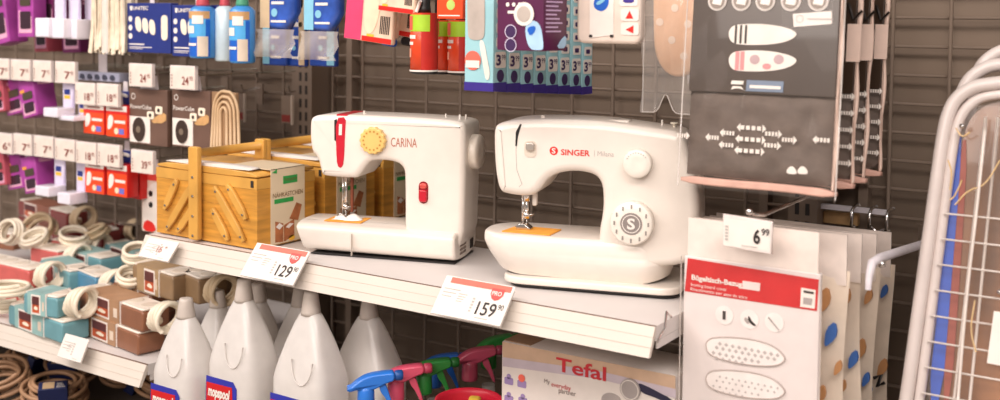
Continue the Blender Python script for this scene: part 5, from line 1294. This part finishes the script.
# big header card of the rearmost bag
t, W, H = frame_at('bag_card', 'wide pale header card sticking up behind the red-banner pack', 'header card', 688, 226, 888, 262, 1.74)
MB().rbox(0, W, 0, .003, 0, H, .002, .0008).build('card', mat('cream_film_header', 'E6D3C2'), t)
m = MB(); m.rect(.004, W-.006, .003, H-.007, -.0008); m.build('white_sheet', mat('lilac_white_sheet', 'E2D6D4', .5), t)
m = MB(); m.rect(W*.80, W*.88, H*.52, H*.70, -.0014); m.build('rose_print', mat('rose_grey_print2', 'D2A9A6', .5), t)

# hook with the 6.99 ticket
Pf = onY(750, 216, 1.38); Pt = onY(723, 214, 1.365); Pt2 = onY(772, 221, 1.365); Zb = onY(723, 246, 1.365).z
t = thing('scan_hook', 'chrome scan hook with price ticket reading 6.99 above the red-banner pack', 'shop hook', (Pf.x, WY-.006, Pf.z))
L = WY-.006-1.38
MB().tube([(.012, 0, 0), (.012, -L+.02, 0), (.004, -L+.004, .002), (0, -L, .006)], .0028, 8).build('hook_wire', CHROME, t)
MB().lathe([(.0001, -.0052), (.004, -.0035), (.0052, 0), (.004, .0035), (.0001, .0052)], (0, -L-.002, .006), 14).build('hook_tip', CHROME, t)
MB().box(-.012, .036, -.004, .002, -.012, .020).build('back_plate', TAUPE, t)
w = Pt2.x-Pt.x; h = Pt.z-Zb; x0 = Pt.x-Pf.x; y0 = 1.365-(WY-.006); z1 = Pt.z-Pf.z
k = MB().slab([(x0, z1), (x0+w, z1-.003), (x0+w, z1-h-.003), (x0, z1-h)], y0, y0+.006, .0008, 1).build('tag_holder', mat('clear_tag_plastic', 'E6DAD4'), t)
m = MB(); m.M = Matrix.Translation((0, y0, 0)); m.rect(x0+.002, x0+w-.002, z1-h+.001, z1-.006); m.build('price_ticket', PAPER, k)
m = MB(); m.M = Matrix.Translation((0, y0-.0008, 0)); m.text('6', x0+w*.64, z1-h*.80, w*.14, h*.46, bold=.03); m.text('99', x0+w*.80, z1-h*.52, w*.16, h*.22, bold=.02); m.build('price_digits', INK, k)
m = MB(); m.M = Matrix.Translation((0, y0-.0008, 0)); m.rect(x0+w*.40, x0+w*.72, z1-h*.92, z1-h*.89); [m.rect(x0+w*.06, x0+w*.12, z1-h*(.80-.1*q), z1-h*(.74-.1*q)) for q in range(5)]; m.build('fine_print', mat('grey_ink', 'A9A29C'), k)
# wall bar carrying the hook, and the prong at its right
t = thing('hook_bar', 'dark chrome bar with hooked prongs on the wall behind the pale cover packs', 'wall bar', (onY(800, 210, 1.80).x, WY-.006, onY(800, 210, 1.80).z))
xa = 0; xb = onY(888, 219, 1.80).x-onY(800, 210, 1.80).x
MB().box(xa, xb*.95, -.030, -.020, .002, .010).build('bar', mat('pale_chrome', 'D9D2D6'), t)
for k, f in enumerate((.0, .58, .78, .97)):
    x = xb*f; MB().tube([(x, -.002, .010), (x, -.034, .010), (x, -.044, .004), (x, -.044, -.018), (x, -.030, -.022)], .0030, 7).build('prong', CHROME, t)
MB().tube([(xb*.80, -.044, -.018), (xb*.88, -.046, -.026), (xb*.97, -.044, -.018)], .0034, 7).build('cradle', CHROME, t)
MB().rbox(xb*.2, xb*.60, -.018, -.003, -.024, -.004, .002, .001).build('wood_block', mat('pale_wood_block', 'A88458', .6, noise=.15), t)
# slanted chrome arm right of the packs
p0 = onY(926, 243, 1.835); p1 = onY(880, 258, 1.50); p2 = onY(872, 263, 1.475); p3 = onY(868, 290, 1.465)
t = thing('display_hook', 'slanted chrome display hook sticking out between the pale packs and the ironing boards', 'shop hook', p0)
mb = MB(); mb.tube([p0, p1, p2, p2*.5+p3*.5+Vector((-.001, -.001, 0)), p3], [.0065, .0065, .0062, .005, .004], 10); mb.build('arm_tube', mat('pale_chrome', 'D9D2D6', .32, .55), t, True)
q = onY(882, 264, 1.495); mb = MB(); mb.lathe([(.0002, -.005), (.005, -.003), (.005, .003), (.0002, .005)], q, 12); mb.build('arm_stop', CHROME, t, True)
MB().box(-.012, .012, .0, .014, -.03, .03).build('arm_plate', CHROME, t)
q = p0*.45+p1*.55; mb = MB(); mb.lathe([(.0028, -.0072), (.0028, .0072)], q, 10, 'y'); mb.build('arm_hole', BLACK, t, True)

# ================================================================== IRONING BOARDS leaning at the right
TUBE = mat('rosy_white_tube', 'D6CAC4', .32, noise=.03, coat=.3)
MESH = mat('white_wire', 'E8DDD4', .35)
def ironing_board(label, dx, dy, dz, first):
    b = onY(905, 402, 1.50)
    t = thing('ironing_board', label, 'ironing board', (b.x+dx, b.y+dy, b.z+dz), rot=(-R(9), 0, 0))
    ref = thing('r', None, None, (b.x, b.y, b.z), rot=(-R(9), 0, 0))
    lf = RPs(ref, [(906,402), (916,330), (926,258), (936,185), (943,135), (948,113), (956,98), (970,88), (985,84)], 0)
    bpy.data.objects.remove(ref)
    top = lf[-1]; xm = top[0]+.085; lf = [(lf[0][0]-.075, -(b.z+dz)/math.cos(R(9))+.0105)]+lf
    path = lf+[(xm, top[1]+.012)]+[(2*xm-x, z) for x, z in reversed(lf)]
    cl = chaikin(path, 2, False)
    MB().tube([(x, 0, z) for x, z in cl], .0092, 12).build('frame_tube', TUBE, t)
    inn = [(xm+(x-xm)*.90, top[1]+(z-top[1])*.985-.012) for x, z in cl]
    if first:
        MB().tube([(xm+(x-xm)*.905, .004, top[1]+(z-top[1])*.99-.014) for x, z in cl], .0070, 10).build('inner_tube', TUBE, t)
        def xl(z):
            best = min(cl[:len(cl)//2], key=lambda q: abs(q[1]-z)); return xm+(best[0]-xm)*.885
        hw = MB(); zs = [-.5+.0345*k for k in range(23)]
        for z in zs:
            if z > top[1]-.05: continue
            x = xl(z); MB().tube([(x, -.006, z), (2*xm-x, -.006, z)], .0013, 5).build('cross_wire', MESH, t)
        for f in (.32, .45, .95, 1.3):
            zt = top[1]-.03
            MB().tube([(xm-(1-f)*(xm-xl(-.1))*1.25, -.0045, -.5), (xm-(1-f)*(xm-xl(zt-.06)), -.0045, zt-.015)], .0020 if f < 1 else .0015, 6).build('long_wire', MESH, t)
        pl = [(xm+(x-xm)*.84, top[1]+(z-top[1])*.985-.022) for x, z in cl]
        MB().slab(pl, .014, .020).build('board_panel', mat('bronze_reflection_panel', '8A5E3E', .35, noise=.5, scale=14, coat=.6, bump=.4, stretch=(1, 1, .35)), t)  # brown panel, its strong noise standing in for golden reflections in the wrap
        bl = RPs(t, [(951,150), (955,122), (962,124), (960,180), (951,290), (942,402), (928,402), (939,300)], .013)
        MB().slab(chaikin(bl, 1), .010, .0135).build('blue_edge', mat('cobalt_cloth', '2B55B8', .5, noise=.1), t)
        rl = RPs(t, [(961,140), (968,140), (962,250), (951,402), (942,402), (951,290)], .013)
        MB().slab(chaikin(rl, 1), .0115, .0138).build('red_edge', mat('brick_cloth', '9A4A3C', .6), t)
        # clear wrapping; its gold reflections are painted as thin coloured folds
        x0 = xl(-.1)
        wr = wrinkled(x0+.02, 2*xm-x0, -.45, top[1]-.03, -.014, 24, 50, .003, 31)
        def fit(p):
            z = p.z; a = xl(z)+.008; u = (p.x-x0-.02)/(2*xm-2*x0-.02); return (a+(2*xm-2*a)*max(0, min(1, u)), p.y, z)
        wr.warp(fit).build('clear_wrap', mat('glossy_wrap_film', 'EADFD6', .05, alpha=.07, coat=1.0), t)
        for k, pts in enumerate((((956,128), (962,138), (970,132)), ((950,190), (952,172), (948,160)), ((955,205), (968,190), (985,186), (1000,160)), ((962,180), (955,196), (950,200)), ((975,300), (970,330), (976,352)), ((985,128), (978,200), (966,300), (958,400)))):
            m = MB(); m.tube(chaikin([(x, -.016, z) for x, z in RPs(t, pts, -.016)], 2, False), .0012 if k < 5 else .0020, 6); m.build('film_fold', mat('gold_reflection_fold', 'E8C48A', .2, alpha=.75, coat=1.0) if k < 5 else MESH, t)
        for px, py in ((962, 126), (1000, 292)):
            x, z = RP(t, px, py, -.018); MB().lathe([(.0003, -.003), (.0035, -.0015), (.0035, .0015), (.0003, .003)], (x, -.018, z), 10, 'y').build('rivet', CHROME, t)
        q = RPs(t, [(987,363), (994,311), (1040,318), (1034,372)], -.019)
        MB().slab(q, -.020, -.0185).build('white_tag', PAPER, t)
    return t
ironing_board('ironing board with white wire mesh and clear wrap leaning nearest the front', 0, 0, 0, True)
ironing_board('ironing board behind the meshed one, its tube showing just above it', .010, .036, .026, False)
ironing_board('rearmost ironing board, its tube showing highest at the right edge', .022, .072, .048, False)
bpy.context.view_layer.update()

# ================================================================== groups of repeats
GROUPS = {'wire_grid_panel': 'wire grid wall panels', 'slotted_upright': 'slotted uprights', 'display_shelf': 'white metal shelves', 'price_card': 'price cards on the shelf rails',
          'sewing_box': 'wooden cantilever sewing boxes', 'cloth_sample': 'cloth samples under the needles', 'scan_hook': 'scan hooks with price tickets', 'adapter_box': 'boxed adapters on the hooks',
          'blister_card': 'white blister cards on the hooks', 'plug_pack': 'red plug packs on the hooks', 'fuse_pack': 'small navy packs on the hooks', 'socket_cube_pack': 'brown socket cube packs',
          'socket_carton': 'navy socket cartons', 'power_strip': 'boxed power strips on the left shelf', 'cable_coil': 'loose cable loops among the power strips', 'extension_cable': 'coiled cables on the low shelf',
          'cleaner_bottle': 'white cleaner bottles under the shelf', 'spray_bottle': 'spray bottles with coloured heads', 'spray_can': 'hanging spray cans', 'refill_pouch': 'blue refill pouches',
          'bare_hook': 'bare hooks on the wall', 'glove_pack': 'hand picture packets', 'lint_roll': 'lint rolls', 'ironing_board': 'leaning ironing boards'}
for o in list(COL.objects):
    if o.parent is not None or 'label' not in o.keys(): continue
    k = o.name.split('.')[0]
    if k in GROUPS: o['group'] = GROUPS[k]
    if k == 'cover_pack': o['group'] = 'charcoal cover packs' if o['label'].startswith('charcoal') else 'pale cover packs'
bpy.context.view_layer.update()
